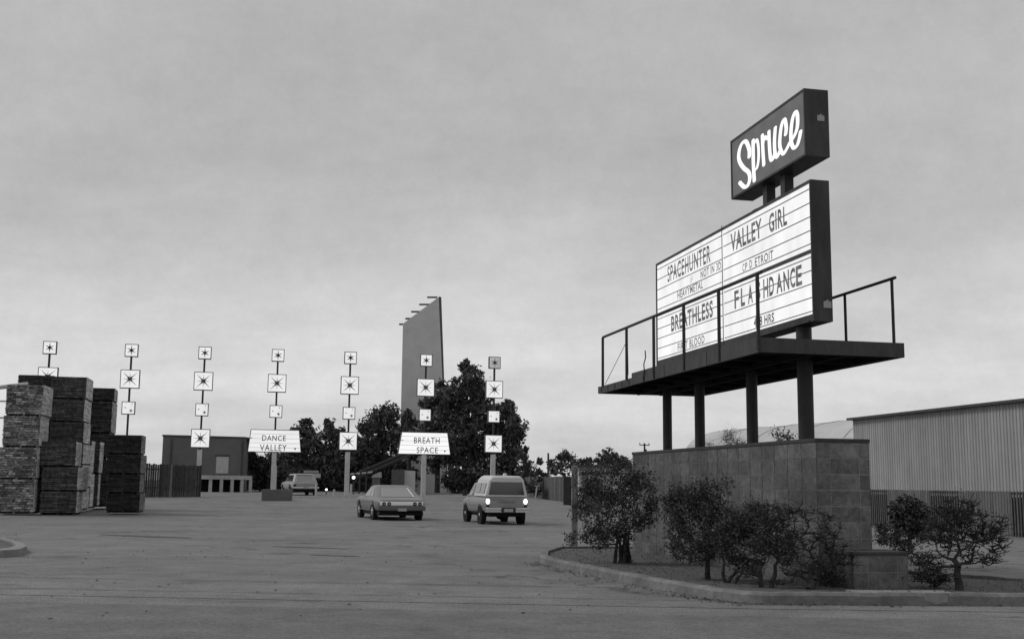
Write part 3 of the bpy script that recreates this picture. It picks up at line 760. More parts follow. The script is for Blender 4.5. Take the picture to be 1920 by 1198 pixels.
# carport with sloping roof line
cp_ = thing('carport', 'dark open carport with a roof edge rising to the right behind the sedan', 'carport', tuple(gat(700, 98)))
a_, b2 = at(650, 893, 98), at(770, 842, 98)
m_ = MB(); m_.prism([a_, b2, b2 + Vector((0, 0, -.07)), a_ + Vector((0, 0, -.07))], (0, 9, 0)); m_.prism([a_ + Vector((0, -.05, -.45)), b2 + Vector((0, -.05, -.45)), b2 + Vector((0, -.05, -.40)), a_ + Vector((0, -.05, -.40))], (0, .3, 0))
m_.build('roof', 'render', cp_)
for x0, x1, y_ in ((657, 664, 890), (668, 675, 889), (678, 686, 888), (689, 698, 886.5)):
    m_ = MB(); p, q = at(x0, y_, 97.5), at(x1, y_ - .8, 97.5); m_.prism([p, q, q + Vector((0, 0, .12)), p + Vector((0, 0, .12))], (0, .1, 0)); m_.build('fascia_board', 'pole_light', cp_)
for px in (674, 686, 700, 760):
    p = gat(px, 98); tp = at(px, 889, 98); m_ = MB(); m_.box(p.x - .06, p.x + .06, 98, 98.12, p.z - .1, tp.z); m_.build('post', 'frame2', cp_)
# ticket booth
bt = thing('ticket_booth', 'small pale ticket booth showing just above the sedan roof', 'booth', tuple(gat(702, 88)))
p, q = at(697, 925, 88), at(708, 925, 88); t1, t2 = at(700, 895, 88).z, at(700, 889, 88).z
m_ = MB(); m_.box(p.x, q.x, 88, 89.4, gh(-10, 88) - .1, t1); m_.build('cabin', 'render', bt)
m_ = MB(); m_.prism([(p.x - .08, 87.9, t1 + .001), (q.x + .1, 87.9, t1 + .001), (q.x + .1, 87.9, t2 + .18), (p.x + .1, 87.9, t1 + .2)], (0, 1.6, 0)); m_.build('roof', 'concrete', bt)
bt = thing('plywood_shed', 'ribbed grey shed between the sedan and the screen tower', 'shed', tuple(gat(747, 94)))
p, q = at(733.5, 925, 94), at(756, 925, 94); t1 = at(745, 880, 94).z
m_ = MB(); m_.box(p.x, q.x, 94, 97, gh(-10, 94) - .1, t1)
for k in range(9):
    x = p.x + (q.x - p.x) * k / 9; m_.box(x, x + .05, 93.97, 93.999, gh(-10, 94) - .1, t1 - .01)
m_.build('wall', 'fence_mid', bt)
m_ = MB(); m_.box(q.x + .02, q.x + .75, 94.5, 96.5, gh(-10, 94) - .1, at(760, 882, 94).z); m_.build('side_wall', 'tower', bt)
# station-wagon side notice board
nb = thing('notice_board', 'pale notice board behind the roof of the station wagon', 'sign', tuple(gat(585, 96)))
p, q = at(569, 894, 96), at(597, 882, 96); m_ = MB(); m_.box(p.x, q.x, 96, 96.08, p.z + .35, q.z); m_.box(p.x + .5, q.x + .2, 95.96, 95.998, p.z - .05, p.z + .3); m_.build('panel', 'concrete', nb)
m_ = MB(); m_.box(p.x + .6, p.x + .7, 96.1, 96.2, gh(-10, 96) - .1, q.z - .1); m_.build('post', 'pole_dark', nb)
m_ = MB()
rn = random.Random(3)
x = p.x + .1
while x < q.x - .1:
    m_.box(x, x + .05, 95.995, 95.999, p.z + .42, q.z - .08); x += rn.uniform(.08, .16)
m_.build('lettering', 'ink_mid', nb)

# ------------------------------------------------------------------ right-hand fences, shed, poles
Pf, Qf = gat(984, 92), gat(1058, 82)
board_fence('board_fence', 'grey board fence right of the round bush, far end of the lot', Pf, Qf, 1.55, 1.8, 'fence_mid', .16)
m_ = MB(); p = gat(1056.5, 69); q = gat(1072.5, 69); m_.obox(p - Vector((0, 0, .1)), q - p, (0, .12, 0), (0, 0, at(1060, 892, 69).z - p.z + .1))
for k in range(4):
    m_.obox(p + (q - p) * (k / 4) + Vector((.02, -.03, -.1)), (q - p) * .2, (0, .028, 0), (0, 0, at(1060, 892, 69).z - p.z + .08))
tag(m_.build('gate_panel', 'fence_dark', None, tuple(p)), 'dark wooden gate panel at the near end of the grey board fence', 'gate')
p = Vector((gp(1078, 1032).x, gp(1078, 1032).y, 0)); m_ = MB(); tz = at(1079, 873, p.y).z
m_.box(p.x - .075, p.x + .06, p.y, p.y + .14, -.1, tz); m_.box(p.x - .075, p.x - .045, p.y - .02, p.y - .001, .1, tz - .25); 
tag(m_.build('wooden_post', 'woodpost', None, tuple(p), bevel=.01), 'peeling pale wooden post left of the leafy shrub at the island tip', 'post')
sh = thing('pale_shed', 'low flat-roofed pale shed behind the big leafy shrub', 'shed', tuple(gat(1135, 60)))
p, q = at(1086, 905, 60), at(1190, 905, 60); tz = at(1100, 876, 60).z
m_ = MB(); m_.box(p.x, q.x, 60, 63, -.1, tz); m_.build('wall', 'roofmetal', sh)
m_ = MB(); m_.box(p.x - .15, q.x + .1, 59.8, 63.2, tz + .001, tz + .12); m_.box(p.x, q.x, 59.95, 59.99, tz - .32, tz - .26); m_.build('roof', 'frame2', sh)
m_ = MB(); m_.box(p.x + .3, p.x + 1.2, 59.96, 59.998, -.05, tz - .6); m_.build('door', 'fence_mid', sh)
tp = thing('marker_post', 'thin white T-shaped marker post in front of the round bush', 'post', tuple(gat(1005, 84)))
p = gat(1004, 84); t_ = at(1007, 912, 84); m_ = MB(); m_.tube(p - Vector((0, 0, .1)), t_, .055, n=8); m_.build('post', 'renderdoor', tp)
m_ = MB(); m_.box(t_.x - .19, t_.x + .19, 83.93, 84.07, t_.z, t_.z + .07); m_.build('crossbar', 'renderdoor', tp)
up = thing('utility_pole', 'bare thin pole rising above the far bushes', 'pole', tuple(gat(1028, 115)))
p = gat(1028, 115); m_ = MB(); m_.tube(p - Vector((0, 0, .2)), at(1028, 849, 115), .13, .09, n=8); m_.build('post', 'bark', up)
up = thing('utility_pole', 'far utility pole with a crossarm above the left end of the block wall', 'pole', tuple(gat(1208, 150)))
p = gat(1208, 150); tq = at(1208.5, 831, 150); m_ = MB(); m_.tube(p - Vector((0, 0, .2)), tq, .16, .11, n=8); m_.build('post', 'bark', up)
m_ = MB(); c0 = at(1199, 834, 150); m_.box(c0.x, c0.x + 1.35, 149.85, 149.95, c0.z - .06, c0.z + .06)
for f in (0.02, .45, .95): m_.tube((c0.x + 1.3 * f, 149.9, c0.z + .06), (c0.x + 1.3 * f, 149.9, c0.z + .28), .05, n=6)
m_.build('crossarm', 'bark', up)
m_ = MB(); m_.tube(at(1210, 846, 149.7), at(1210, 842, 149.7), .2, n=8); m_.build('transformer', 'bark', up)

# metal warehouse on the right
F0 = gp(1636, 985); F1 = gp(1920, 1007); dF = (F1 - F0).normalized(); nF = Vector((-dF.y, dF.x, 0))
if nF.x < 0: nF = -nF
far_ = F0 - dF * 3.0; near_ = F1 + dF * 14
wh = thing('metal_warehouse', 'big pale ribbed metal warehouse filling the right edge', 'building', tuple(F0 + nF * 2.5))
B0 = F0 + nF * 2.5
p = atplane(1599, 788, B0, nF); q = atplane(1920, 753.5, B0, nF)
zt = (p.z + q.z) / 2; print('warehouse eave', p, q)
L_ = (q - p).length + 16; st = Vector((p.x, p.y, 0))
slope = (q.z - p.z) / ((q - p).xy.length)
m_ = MB(); bw = .19; k = int(L_ / bw); rn = random.Random(9)
for i in range(k):
    o = st + dF * (i * bw); z1 = p.z + slope * i * bw
    tt = rn.uniform(.9, 1.08)
    # trapezoid rib
    a1, a2, a3, a4 = o, o + dF * bw * .5 , o + dF * bw * .62 - nF * .03, o + dF * bw * .88 - nF * .03; a5 = o + dF * bw
    for s_, e_ in ((a1, a2), (a2, a3), (a3, a4), (a4, a5)):
        m_.face([s_, e_, e_ + UP * z1, s_ + UP * z1], tt)
m_.build('siding', 'siding', wh)
m_ = MB(); en = st + dF * L_
m_.obox(st + nF * .05, dF * L_, nF * 18, UP * (p.z - .05)); m_.build('wall', 'siding', wh)
m_ = MB(); m_.prism([st + UP * p.z - dF * .12 - nF * .25, st + UP * (p.z + slope * L_) + dF * L_ - nF * .25, st + UP * (p.z + slope * L_) + dF * L_ + nF * 18, st + UP * p.z - dF * .12 + nF * 18], (0, 0, .10))
m_.build('roof', 'frame2', wh)
# fence before it, dark and pale panels
fp = thing('slat_fence', 'tall vertical slat fence of dark and pale panels along the warehouse', 'fence', tuple(F0))
L2 = (near_ - far_).length; bw = .15; rn = random.Random(4); pan = []
def dpx(px): return (atplane(px, 990, far_, nF) - far_).dot(dF)
DK = [(dpx(1600), dpx(1664)), (dpx(1742), dpx(1797)), (dpx(1892), dpx(1892) + 30)]
def dark(d): return any(a0 < d < a1 for a0, a1 in DK)
cur = None; pm = None
def flush():
    if pm and pm.v:
        o_ = pm.build('panel', 'fence_mid' if cur else 'fence_light', fp)
        if cur: o_['label'] = 'open slatted panel with dark gaps'
for i in range(int(L2 / bw)):
    d_ = i * bw; o = far_ + dF * d_; dk = dark(d_)
    if dk != cur: flush(); cur = dk; pm = MB()
    pm.obox(o - Vector((0, 0, .05)), dF * (bw * .84 if not dk else bw * .45), nF * .03, (0, 0, 1.43 + rn.uniform(-.006, .006)), rn.uniform(.8, 1.15) * (.8 if dk else 1))
flush()
m_ = MB()
for z in (.12, 1.28): m_.obox(far_ + nF * .035 + UP * z, dF * L2, nF * .05, UP * .08)
m_.build('rail', 'fence_dark', fp)
m_ = MB(); m_.obox(far_ + nF * .10, dF * L2, nF * .02, UP * 1.2); m_.build('backing', 'under', fp)
# arched roof building behind
ar = thing('arched_shed', 'pale long building with curved metal roof seen under the sign', 'building', tuple(gat(1480, 70)))
Yr = 62
def arch(px_top, py_top, Y, w, h, zt_):
    pass
# ridge line runs from far (1372,806) to near (1640,786); the far end rounds down to (1285,842)
r0 = at(1380, 805.5, 78); r1 = at(1650, 785, 60)
r1 = r0.lerp(r1, 1.7); ax = (r1 - r0); ax_h = Vector((ax.x, ax.y, 0)).normalized(); sd = Vector((-ax_h.y, ax_h.x, 0))
if sd.y > 0: sd = -sd
rings = []
for k in range(7):
    f = k / 6; c_ = r0.lerp(r1, f) + ax_h * (0 if k else 0); ring = []
    for j in range(13):
        th_ = math.pi * j / 12; ring.append(c_ + sd * (3.6 * math.cos(th_)) + UP * (1.5 * math.sin(th_) - 1.5))
    ring += [c_ - sd * 3.6 + UP * (-c_.z - .1), c_ + sd * 3.6 + UP * (-c_.z - .1)]
    rings.append(ring)
# rounded hip at the far end
hip = []
for f, s_ in ((-2.2, .45), (-1.7, .7), (-1.1, .88), (-.5, .97)):
    c_ = r0 + ax_h * f; ring = []
    for j in range(13):
        th_ = math.pi * j / 12; ring.append(Vector((c_.x, c_.y, 0)) + sd * (3.6 * s_ * math.cos(th_)) + UP * (r0.z - 1.5 + 1.5 * s_ * math.sin(th_) - (1 - s_) * 1.0))
    ring += [Vector((c_.x, c_.y, 0)) - sd * 3.6 * s_ + UP * -.1, Vector((c_.x, c_.y, 0)) + sd * 3.6 * s_ + UP * -.1]
    hip.append(ring)
m_ = MB(); m_.loft(hip + rings); m_.build('roof', 'roofmetal', ar)
m_ = MB()
for k in range(1, 6):
    c_ = r0.lerp(r1, k / 6)
    pts = [c_ + sd * (3.62 * math.cos(math.pi * j / 12)) + UP * (1.52 * math.sin(math.pi * j / 12) - 1.5) for j in range(1, 7)]
    for a1, a2 in zip(pts, pts[1:]): m_.tube(a1, a2, .018, n=5)
m_.build('roof_seam', 'concrete', ar)

# ------------------------------------------------------------------ vegetation
def leaf(m_, c, sz, rn, t):
    d = Vector((rn.gauss(0, 1), rn.gauss(0, 1), rn.gauss(0, .8))).normalized(); u_ = d.orthogonal().normalized()
    u_.rotate(Matrix.Rotation(rn.uniform(0, 6.28), 3, d)); w_ = d.cross(u_)
    l = sz * rn.uniform(.6, 1.3); b2 = l * rn.uniform(.35, .6)
    m_.face([c - u_ * l, c + w_ * b2 * .8, c + u_ * l, c - w_ * b2], t)
def far_tree(name, label, cat, blobs, Y, m='leaf_far', dens=1.0, sz=.235, seed=0, group=None, trunk=True, depthf=1.0, clump=.9):
    rn = random.Random(seed); cx = sum(b[0] * b[2] for b in blobs) / sum(b[2] for b in blobs)
    base = gat(cx, Y); th = thing(name, label, cat, tuple(base), group); m_ = MB(); pxm = Y / F
    centers = []
    for bx, by, br in blobs:
        c = at(bx, by, Y + rn.uniform(-1.5, 1.5) * depthf); r = br * pxm; centers.append((c, r))
        nc_ = max(10, int(36 * (r / 1.2) ** 2 * dens))
        for k in range(nc_):                     # leaf clumps through the blob, more of them near its skin
            d = Vector((rn.gauss(0, 1), rn.gauss(0, 1), rn.gauss(0, 1))).normalized() * r * rn.uniform(.35, 1.08) ** .6
            d.y *= .9; cc = c + d; cr_ = rn.uniform(.25, .75) * clump * min(1, r / 1.0 + .15); tt = rn.uniform(.5, 1.5)
            for q in range(int(16 * dens + 6)):
                o = Vector((rn.gauss(0, .5), rn.gauss(0, .5), rn.gauss(0, .42))) * cr_
                pos = cc + o
                if pos.z > base.z + .05: leaf(m_, pos, sz, rn, tt * rn.uniform(.8, 1.2))
    m_.build('crown', m, th)
    if trunk:
        t_ = MB(); top = max(centers, key=lambda q: q[0].z)[0]; mid = base.lerp(Vector((top.x, top.y, top.z)), .5)
        t_.tube(base - UP * .2, mid, .28, .18, n=8); t_.tube(mid, top, .18, .05, n=8)
        for c, r in centers: t_.tube(mid + UP * rn.uniform(-1.2, .2), c, .09, .03, n=5)
        t_.build('trunk', 'bark', th)
    return th
TG = 'dark trees behind the entrance'
far_tree('tree', 'low dark tree between grey building and wagon', 'tree', [(480, 872, 22), (500, 880, 24), (475, 900, 20), (515, 865, 20), (500, 905, 22), (525, 895, 24), (470, 885, 14)], 112, seed=1, group=TG)
far_tree('tree', 'dark tree with two knobby tops right of the DANCE VALLEY board', 'tree', [(556, 812, 10), (574, 800, 13), (578, 818, 18), (560, 838, 20), (590, 825, 16), (580, 850, 26), (550, 865, 24), (585, 880, 26), (558, 895, 24), (605, 860, 20), (600, 900, 22)], 115, seed=2, group=TG)
far_tree('tree', 'dark tree behind the middle star pole', 'tree', [(616, 797, 8), (622, 812, 14), (636, 818, 14), (625, 838, 20), (650, 838, 18), (640, 860, 26), (668, 850, 18), (650, 890, 28), (625, 890, 24), (670, 885, 24), (655, 910, 20), (664, 832, 12), (672, 845, 18), (668, 868, 20)], 116, seed=3, group=TG)
far_tree('tree', 'broad dark tree touching the left side of the screen tower', 'tree', [(690, 800, 16), (705, 786, 15), (722, 776, 16), (740, 775, 13), (700, 815, 24), (728, 805, 26), (690, 845, 24), (722, 845, 30), (748, 820, 18), (700, 880, 26), (738, 880, 26), (685, 900, 20), (720, 905, 20)], 117, seed=4, group=TG)
far_tree('hedge', 'long dark hedge mass low behind the entrance trees', 'hedge', [(465 + 14 * i, 880 + (i * 37) % 23, 22) for i in range(24)] + [(470 + 18 * i, 905, 20) for i in range(19)] + [(860 + 14 * i, 900, 18) for i in range(10)], 124, seed=40, trunk=False)
far_tree('eucalyptus_tree', 'tallest dark eucalyptus standing between the two right star poles', 'tree', [(873, 684, 8), (870, 697, 12), (884, 704, 17), (866, 720, 16), (893, 725, 20), (852, 742, 20), (880, 748, 22), (905, 745, 20), (846, 770, 24), (880, 785, 28), (912, 778, 24), (900, 810, 28), (860, 815, 28), (930, 812, 20), (876, 845, 30), (846, 850, 24), (915, 850, 26), (870, 885, 28), (905, 890, 26), (848, 895, 20), (935, 880, 20), (860, 915, 18), (930, 905, 18)], 108, seed=5, group=TG, dens=1.0)
far_tree('eucalyptus_tree', 'dark tree overlapping the right side of the screen tower', 'tree', [(825, 728, 11), (815, 745, 16), (838, 745, 14), (800, 765, 14), (820, 770, 22), (845, 790, 22), (815, 795, 20), (830, 820, 26), (800, 815, 16), (795, 840, 16), (825, 850, 26), (812, 872, 13)], 112, seed=6, group=TG, dens=.95)
far_tree('tree', 'small dark tree top in front of the screen tower left edge', 'tree', [(763, 775, 8), (762, 790, 11), (775, 800, 12), (760, 808, 13), (778, 822, 14), (765, 835, 15), (785, 845, 12), (770, 850, 13)], 113, seed=16, group=TG, dens=.8)
far_tree('eucalyptus_tree', 'rounded dark tree just right of the rightmost star pole', 'tree', [(954, 758, 7), (945, 768, 14), (958, 778, 15), (950, 795, 24), (968, 800, 16), (955, 820, 24), (972, 815, 11), (945, 850, 24), (965, 845, 14), (950, 880, 26), (938, 905, 20), (962, 900, 18)], 106, seed=7, group=TG)
far_tree('tree', 'thin greyish tree trailing down at the right end of the dark trees', 'tree', [(984, 842, 5), (980, 858, 8), (988, 868, 9), (978, 875, 12), (994, 880, 10), (975, 893, 14), (1000, 893, 9), (985, 905, 14)], 104, m='leaf_far2', seed=8, group=TG, dens=.6, sz=.16)
BG = 'far bushes beyond the right fences'
far_tree('bush', 'ragged leafy bush above the grey board fence', 'bush', [(1012, 865, 4), (1035, 868, 6), (1052, 862, 9), (1062, 856, 10), (1072, 862, 9), (1050, 878, 12), (1068, 880, 14), (1035, 886, 8), (1010, 887, 6), (1085, 874, 10), (1020, 892, 6)], 96, m='leaf_far2', seed=9, group=BG, trunk=False, dens=.7, sz=.17)
far_tree('bush', 'bush behind the flat-roofed pale shed', 'bush', [(1095, 864, 7), (1105, 866, 8), (1090, 876, 9), (1112, 876, 9)], 90, m='leaf_far2', seed=10, group=BG, trunk=False, dens=.7, sz=.16)
far_tree('bush', 'higher rounded bush left of the block wall end', 'bush', [(1128, 858, 10), (1140, 854, 11), (1152, 860, 11), (1168, 866, 10), (1178, 872, 10), (1125, 872, 13), (1150, 875, 14), (1176, 882, 12)], 86, m='leaf_far2', seed=11, group=BG, trunk=False, dens=.8, sz=.16)
far_tree('bush', 'dark round bush beside the T-shaped marker post', 'bush', [(996, 908, 13), (1005, 906, 13), (988, 912, 11), (1000, 920, 12), (1010, 916, 9)], 87, seed=12, trunk=False, dens=1.2, sz=.14, clump=.5)

def shrub(name, label, base, blobs, Yoff=0, n=140, leafn=9, lsz=.024, tr=.022, stems=1, seed=0, m='leaf_near', spread=.35, twiggy=.0, rmin=.0022, group='shrubs in the kerbed bed'):
    """blobs: (px, py, rx px, ry px) ellipsoids at the base's distance; twigs grow from the stem to points in them"""
    rn = random.Random(seed); base = Vector(base); Y = base.y; k = Y / F
    th = thing(name, label, 'shrub', tuple(base), group)
    tot = sum(b[2] * b[3] for b in blobs); targets = []
    for bx, by, rx, ry in blobs:
        for q in range(max(2, int(n * rx * ry / tot))):
            while True:
                d = Vector((rn.uniform(-1, 1), rn.uniform(-1, 1), rn.uniform(-1, 1)))
                if d.length < 1: break
            c = at(bx, by, Y)
            targets.append(c + Vector((d.x * rx * k, d.y * min(rx, 75) * k * .8, d.z * ry * k)))
    nodes = []; segs_ = []
    cen = sum(targets, Vector()) / len(targets)
    for s_ in range(stems):
        b0 = base + Vector((rn.uniform(-1, 1), rn.uniform(-1, 1), 0)) * spread * (.5 if stems > 1 else 0.05)
        top = b0.lerp(cen + Vector((rn.uniform(-1, 1), rn.uniform(-1, 1), 0)) * spread, .55)
        prev_ = b0; r_ = tr
        for j in range(1, 6):
            p = b0.lerp(top, j / 5) + Vector((rn.uniform(-1, 1), rn.uniform(-1, 1), 0)) * .025
            segs_.append((prev_, p, r_, r_ * .9)); r_ *= .9; prev_ = p; nodes.append((p, r_, 0))
    targets.sort(key=lambda p: (p - base).length)
    tips = []
    for t_ in targets:
        best = min(nodes, key=lambda nn: (nn[0] - t_).length + (.25 if nn[0].z > t_.z + .1 else 0) + nn[2] * .02)
        p, r_, dp = best; d = t_ - p; steps = max(2, int(d.length / .09)); prev_ = p; rr = max(rmin * 1.6, r_ * .66); side = Vector((rn.gauss(0, 1), rn.gauss(0, 1), rn.gauss(0, 1))) * .12 * d.length
        for j in range(1, steps + 1):
            f = j / steps; q = p + d * f + side * math.sin(math.pi * f) + Vector((rn.gauss(0, 1), rn.gauss(0, 1), rn.gauss(0, 1))) * .009
            r2 = max(rmin, rr * (1 - .5 * f)); segs_.append((prev_, q, max(rmin, rr * (1 - .5 * (f - 1 / steps))), r2)); prev_ = q
            nodes.append((q, r2, dp + 1)); tips.append(q)
        for _ in range(1 + int(twiggy * 3)):
            q = prev_ + Vector((rn.gauss(0, 1), rn.gauss(0, 1), abs(rn.gauss(0, 1)) * .6)) * .07; segs_.append((prev_, q, rmin, rmin * .6)); tips.append(q)
    m_ = MB()
    for a1, a2, ra, rb_ in segs_: m_.tube(a1, a2, ra, rb_, n=4 if ra < .01 else 7, cap=False)
    m_.build('branches', 'bark', th)
    if leafn:
        m_ = MB()
        for q in tips:
            tt = rn.choice([.5, .7, .9, 1.1, 1.5])
            for j in range(leafn if rn.random() < .8 else 0):
                leaf(m_, q + Vector((rn.gauss(0, 1), rn.gauss(0, 1), rn.gauss(0, 1))) * .045, lsz, rn, tt * rn.uniform(.7, 1.5))
        m_.build('leaves', m, th)
    return th
B = lambda px, py: (lambda q: (q.x, q.y, .1))(EYEP + ray(px, py) * ((.1 - EYE) / ray(px, py).z))
shrub('leafy_shrub', 'largest leafy shrub, many-stemmed, at the left tip of the kerbed island', B(1165, 1056), [(1150, 905, 62, 45), (1120, 950, 45, 50), (1180, 940, 55, 50), (1205, 905, 22, 25), (1115, 1000, 30, 22), (1070, 1013, 16, 14), (1170, 985, 60, 28), (1140, 1010, 55, 22), (1215, 965, 18, 30), (1160, 872, 30, 12), (1090, 960, 18, 28), (1095, 905, 14, 30)], n=480, leafn=8, lsz=.024, rmin=.004, tr=.036, stems=6, twiggy=.4, seed=21, spread=.38)
shrub('leafy_shrub', 'dark leafy shrub with an overhanging crown before the middle of the block wall', B(1325, 1086), [(1290, 925, 45, 22), (1340, 915, 28, 16), (1280, 960, 42, 30), (1330, 955, 40, 30), (1275, 1005, 30, 28), (1345, 990, 30, 25), (1262, 935, 18, 22), (1300, 1035, 40, 18), (1350, 1020, 30, 22)], n=430, leafn=9, lsz=.023, rmin=.004, tr=.045, stems=1, seed=22, spread=.2)
shrub('leafy_shrub', 'grey half-bare shrub between the overhanging one and the kerb bend', B(1366, 1093), [(1385, 975, 45, 25), (1360, 1010, 30, 28), (1410, 1005, 35, 28), (1375, 1045, 32, 18), (1400, 1060, 26, 12)], n=230, leafn=4, lsz=.020, rmin=.005, tr=.03, stems=3, twiggy=1, seed=23, spread=.3)
shrub('leafy_shrub', 'sparse small-leaved shrub just left of the bare twiggy one', B(1440, 1101), [(1440, 965, 45, 22), (1415, 955, 22, 14), (1455, 1000, 40, 28), (1425, 1030, 35, 28), (1470, 1040, 28, 20), (1405, 1075, 25, 12)], n=230, leafn=3, lsz=.018, rmin=.006, tr=.035, stems=2, twiggy=1, seed=24, spread=.2)
shrub('bare_shrub', 'bare twiggy shrub in front of the corner of the tall block wall', B(1528, 1104), [(1490, 960, 22, 24), (1535, 985, 30, 32), (1580, 1050, 22, 30), (1560, 1010, 26, 32), (1495, 1020, 30, 25), (1545, 1045, 35, 25), (1500, 1070, 35, 14), (1470, 1090, 20, 8)], n=150, leafn=1, lsz=.018, tr=.055, stems=2, seed=25, spread=.2, twiggy=1, rmin=.0075)
shrub('bare_shrub', 'low dark brush at the foot of the low block wall', B(1560, 1100), [(1560, 1085, 35, 14), (1590, 1075, 20, 18), (1540, 1075, 18, 16)], n=90, leafn=6, lsz=.02, tr=.01, stems=3, seed=26, spread=.3)
b6 = (lambda q: (q.x, q.y, 0))(EYEP + ray(1708, 1038) * ((0 - EYE) / ray(1708, 1038).z))
shrub('round_shrub', 'dense dark ball-shaped shrub in front of the slat fence', b6, [(1707, 972, 36, 34), (1700, 960, 28, 22), (1720, 985, 26, 22)], n=420, leafn=10, lsz=.05, tr=.06, stems=1, seed=27, spread=.1)
shrub('bare_shrub', 'low straggly twigs right of the tall block wall', (lambda q: (q.x, q.y, 0))(gp(1700, 1044)), [(1665, 1005, 28, 18), (1690, 1025, 24, 12), (1655, 990, 14, 10), (1740, 1010, 20, 10)], n=90, leafn=3, lsz=.035, rmin=.006, tr=.04, stems=1, seed=28, spread=.2, twiggy=1)
shrub('bare_shrub', 'spreading thorny shrub with upswept twigs at the right of the island', B(1797, 1106), [(1780, 980, 32, 34), (1825, 985, 32, 34), (1755, 995, 22, 26), (1855, 1010, 24, 24), (1800, 1015, 48, 20), (1840, 1045, 36, 14), (1750, 1050, 22, 18), (1735, 1075, 26, 16), (1868, 1030, 18, 10), (1872, 985, 16, 22), (1800, 955, 40, 20)], n=300, leafn=1, lsz=.020, tr=.06, stems=1, seed=29, spread=.25, twiggy=1, rmin=.0075)
shrub('bare_shrub', 'low tangled twigs beside the right end of the low block wall', B(1745, 1102), [(1740, 1080, 28, 14), (1725, 1050, 16, 14), (1765, 1090, 18, 8)], n=80, leafn=2, lsz=.018, rmin=.005, tr=.015, stems=2, seed=30, spread=.3, twiggy=1)
# plants sprouting on top of the wall
tw_ = lambda t, s: tuple(W(t, s, .0))
shrub('wall_plant', 'feathery weed growing on the wall top between the second and third posts', tw_(3.7, .36), [(1365, 822, 9, 12), (1370, 812, 4, 8), (1385, 830, 10, 6)], n=60, leafn=6, lsz=.012, tr=.006, stems=3, seed=31, spread=.12, group='weeds on the wall top')
shrub('wall_plant', 'broad-leaved weed on the wall top between the third and thickest posts', tw_(1.9, .36), [(1465, 818, 14, 7), (1480, 820, 12, 5), (1453, 812, 6, 4)], n=26, leafn=3, lsz=.026, tr=.006, stems=3, seed=32, spread=.12, group='weeds on the wall top')
shrub('wall_plant', 'small dark weed on the wall top right beside the second post', tw_(4.5, .36), [(1326, 835, 8, 4), (1400, 832, 9, 3)], n=20, leafn=5, lsz=.012, tr=.005, stems=2, seed=33, spread=.1, group='weeds on the wall top')
# debris and litter
rn = random.Random(40)
m_ = MB()
for i in range(900):
    if rn.random() < .75:
        f = rn.random(); j = rn.randint(0, 8); a1 = Vector(outer[j]); a2 = Vector(outer[j + 1]); p = a1.lerp(a2, f) + Vector((rn.gauss(-.10, .12), rn.gauss(-.05, .12)))
        p = Vector((p.x, p.y, gh(p.x, p.y) + .012))
        inside = False
    else:
        p = Vector((rn.uniform(-9, 1), rn.uniform(12, 30), .012))
    s_ = rn.uniform(.008, .03)
    m_.obox(p, Vector((rn.uniform(.4, 1.5), rn.uniform(-.5, .5), 0)) * s_, Vector((rn.uniform(-.3, .3), rn.uniform(.3, .8), 0)) * s_, UP * s_ * .4, rn.uniform(.6, 3))
st_ = m_.build('litter', mat('litter_grit', .07, .9, 10, .4, tint=True)); st_['kind'] = 'stuff'
m_ = MB()
ip = [Vector((q.x, q.y, 0)) for q in inner]
def inpoly(x, y):
    c = False; n_ = len(ip)
    for i in range(n_):
        a1, a2 = ip[i], ip[i - 1]
        if (a1.y > y) != (a2.y > y) and x < (a2.x - a1.x) * (y - a1.y) / (a2.y - a1.y) + a1.x: c = not c
    return c
cnt = 0
while cnt < 3500:
    x, y = rn.uniform(.6, 9), rn.uniform(14.4, 24)
    if not inpoly(x, y): continue
    cnt += 1
    leaf(m_, Vector((x, y, .11 + rn.uniform(0, .03))), rn.uniform(.008, .02), rn, rn.choice([.4, .7, 1, 1.4, 2]))
s2 = m_.build('leaf_litter', 'leaf_near'); s2['kind'] = 'stuff'
m_ = MB()
for i in range(60):                                           # dry grass at the left kerb corner
    f = rn.random(); q = gp(rn.uniform(-20, 42), rn.uniform(1008, 1030)); p = Vector((q.x, q.y, .1)); d = Vector((rn.gauss(0, .06), rn.gauss(0, .06), rn.uniform(.03, .1)))
    m_.face([p, p + Vector((.01, 0, 0)), p + d], rn.uniform(.8, 3))
s3 = m_.build('dry_grass', 'leaf_near'); s3['kind'] = 'stuff'

# ------------------------------------------------------------------ vehicles (local: x right, y forward, ground at 0)
def body_ring(y, w, zb, zm, zt, crown=.02):
    half = [(w * .80, zb), (w * .95, zb + .07), (w, zm), (w * .985, zt - .10), (w * .93, zt - .015), (w * .72, zt + crown * .6)]
    return [(-x, y, z) for x, z in reversed(half)] + [(0, y, zb)] [:0] + [(x, y, z) for x, z in half][::1] if False else [(x, y, z) for x, z in half] + [(-x, y, z) for x, z in reversed(half)]
def wheel(root, x, y, r, w):
    side = 1 if x > 0 else -1
    m_ = MB(); prof = [(-w / 2, r * .62), (-w / 2, r * .93), (-w / 2 + .03, r), (w / 2 - .03, r), (w / 2, r * .93), (w / 2, r * .62)]
    rings = [[(x + px_, y + pr * math.cos(2 * math.pi * i / 24), r + pr * math.sin(2 * math.pi * i / 24)) for i in range(24)] for px_, pr in prof]
    m_.loft(rings); wl = m_.build('wheel', 'rubber', root, smoothsh=False)
    m_ = MB(); m_.tube((x + side * (w / 2 - .01), y, r), (x + side * (w / 2 + .012), y, r), r * .60, r * .5, n=20)
    m_.tube((x + side * (w / 2 + .0125), y, r), (x + side * (w / 2 + .03), y, r), r * .2, r * .15, n=12); m_.build('rim', 'chrome', wl)
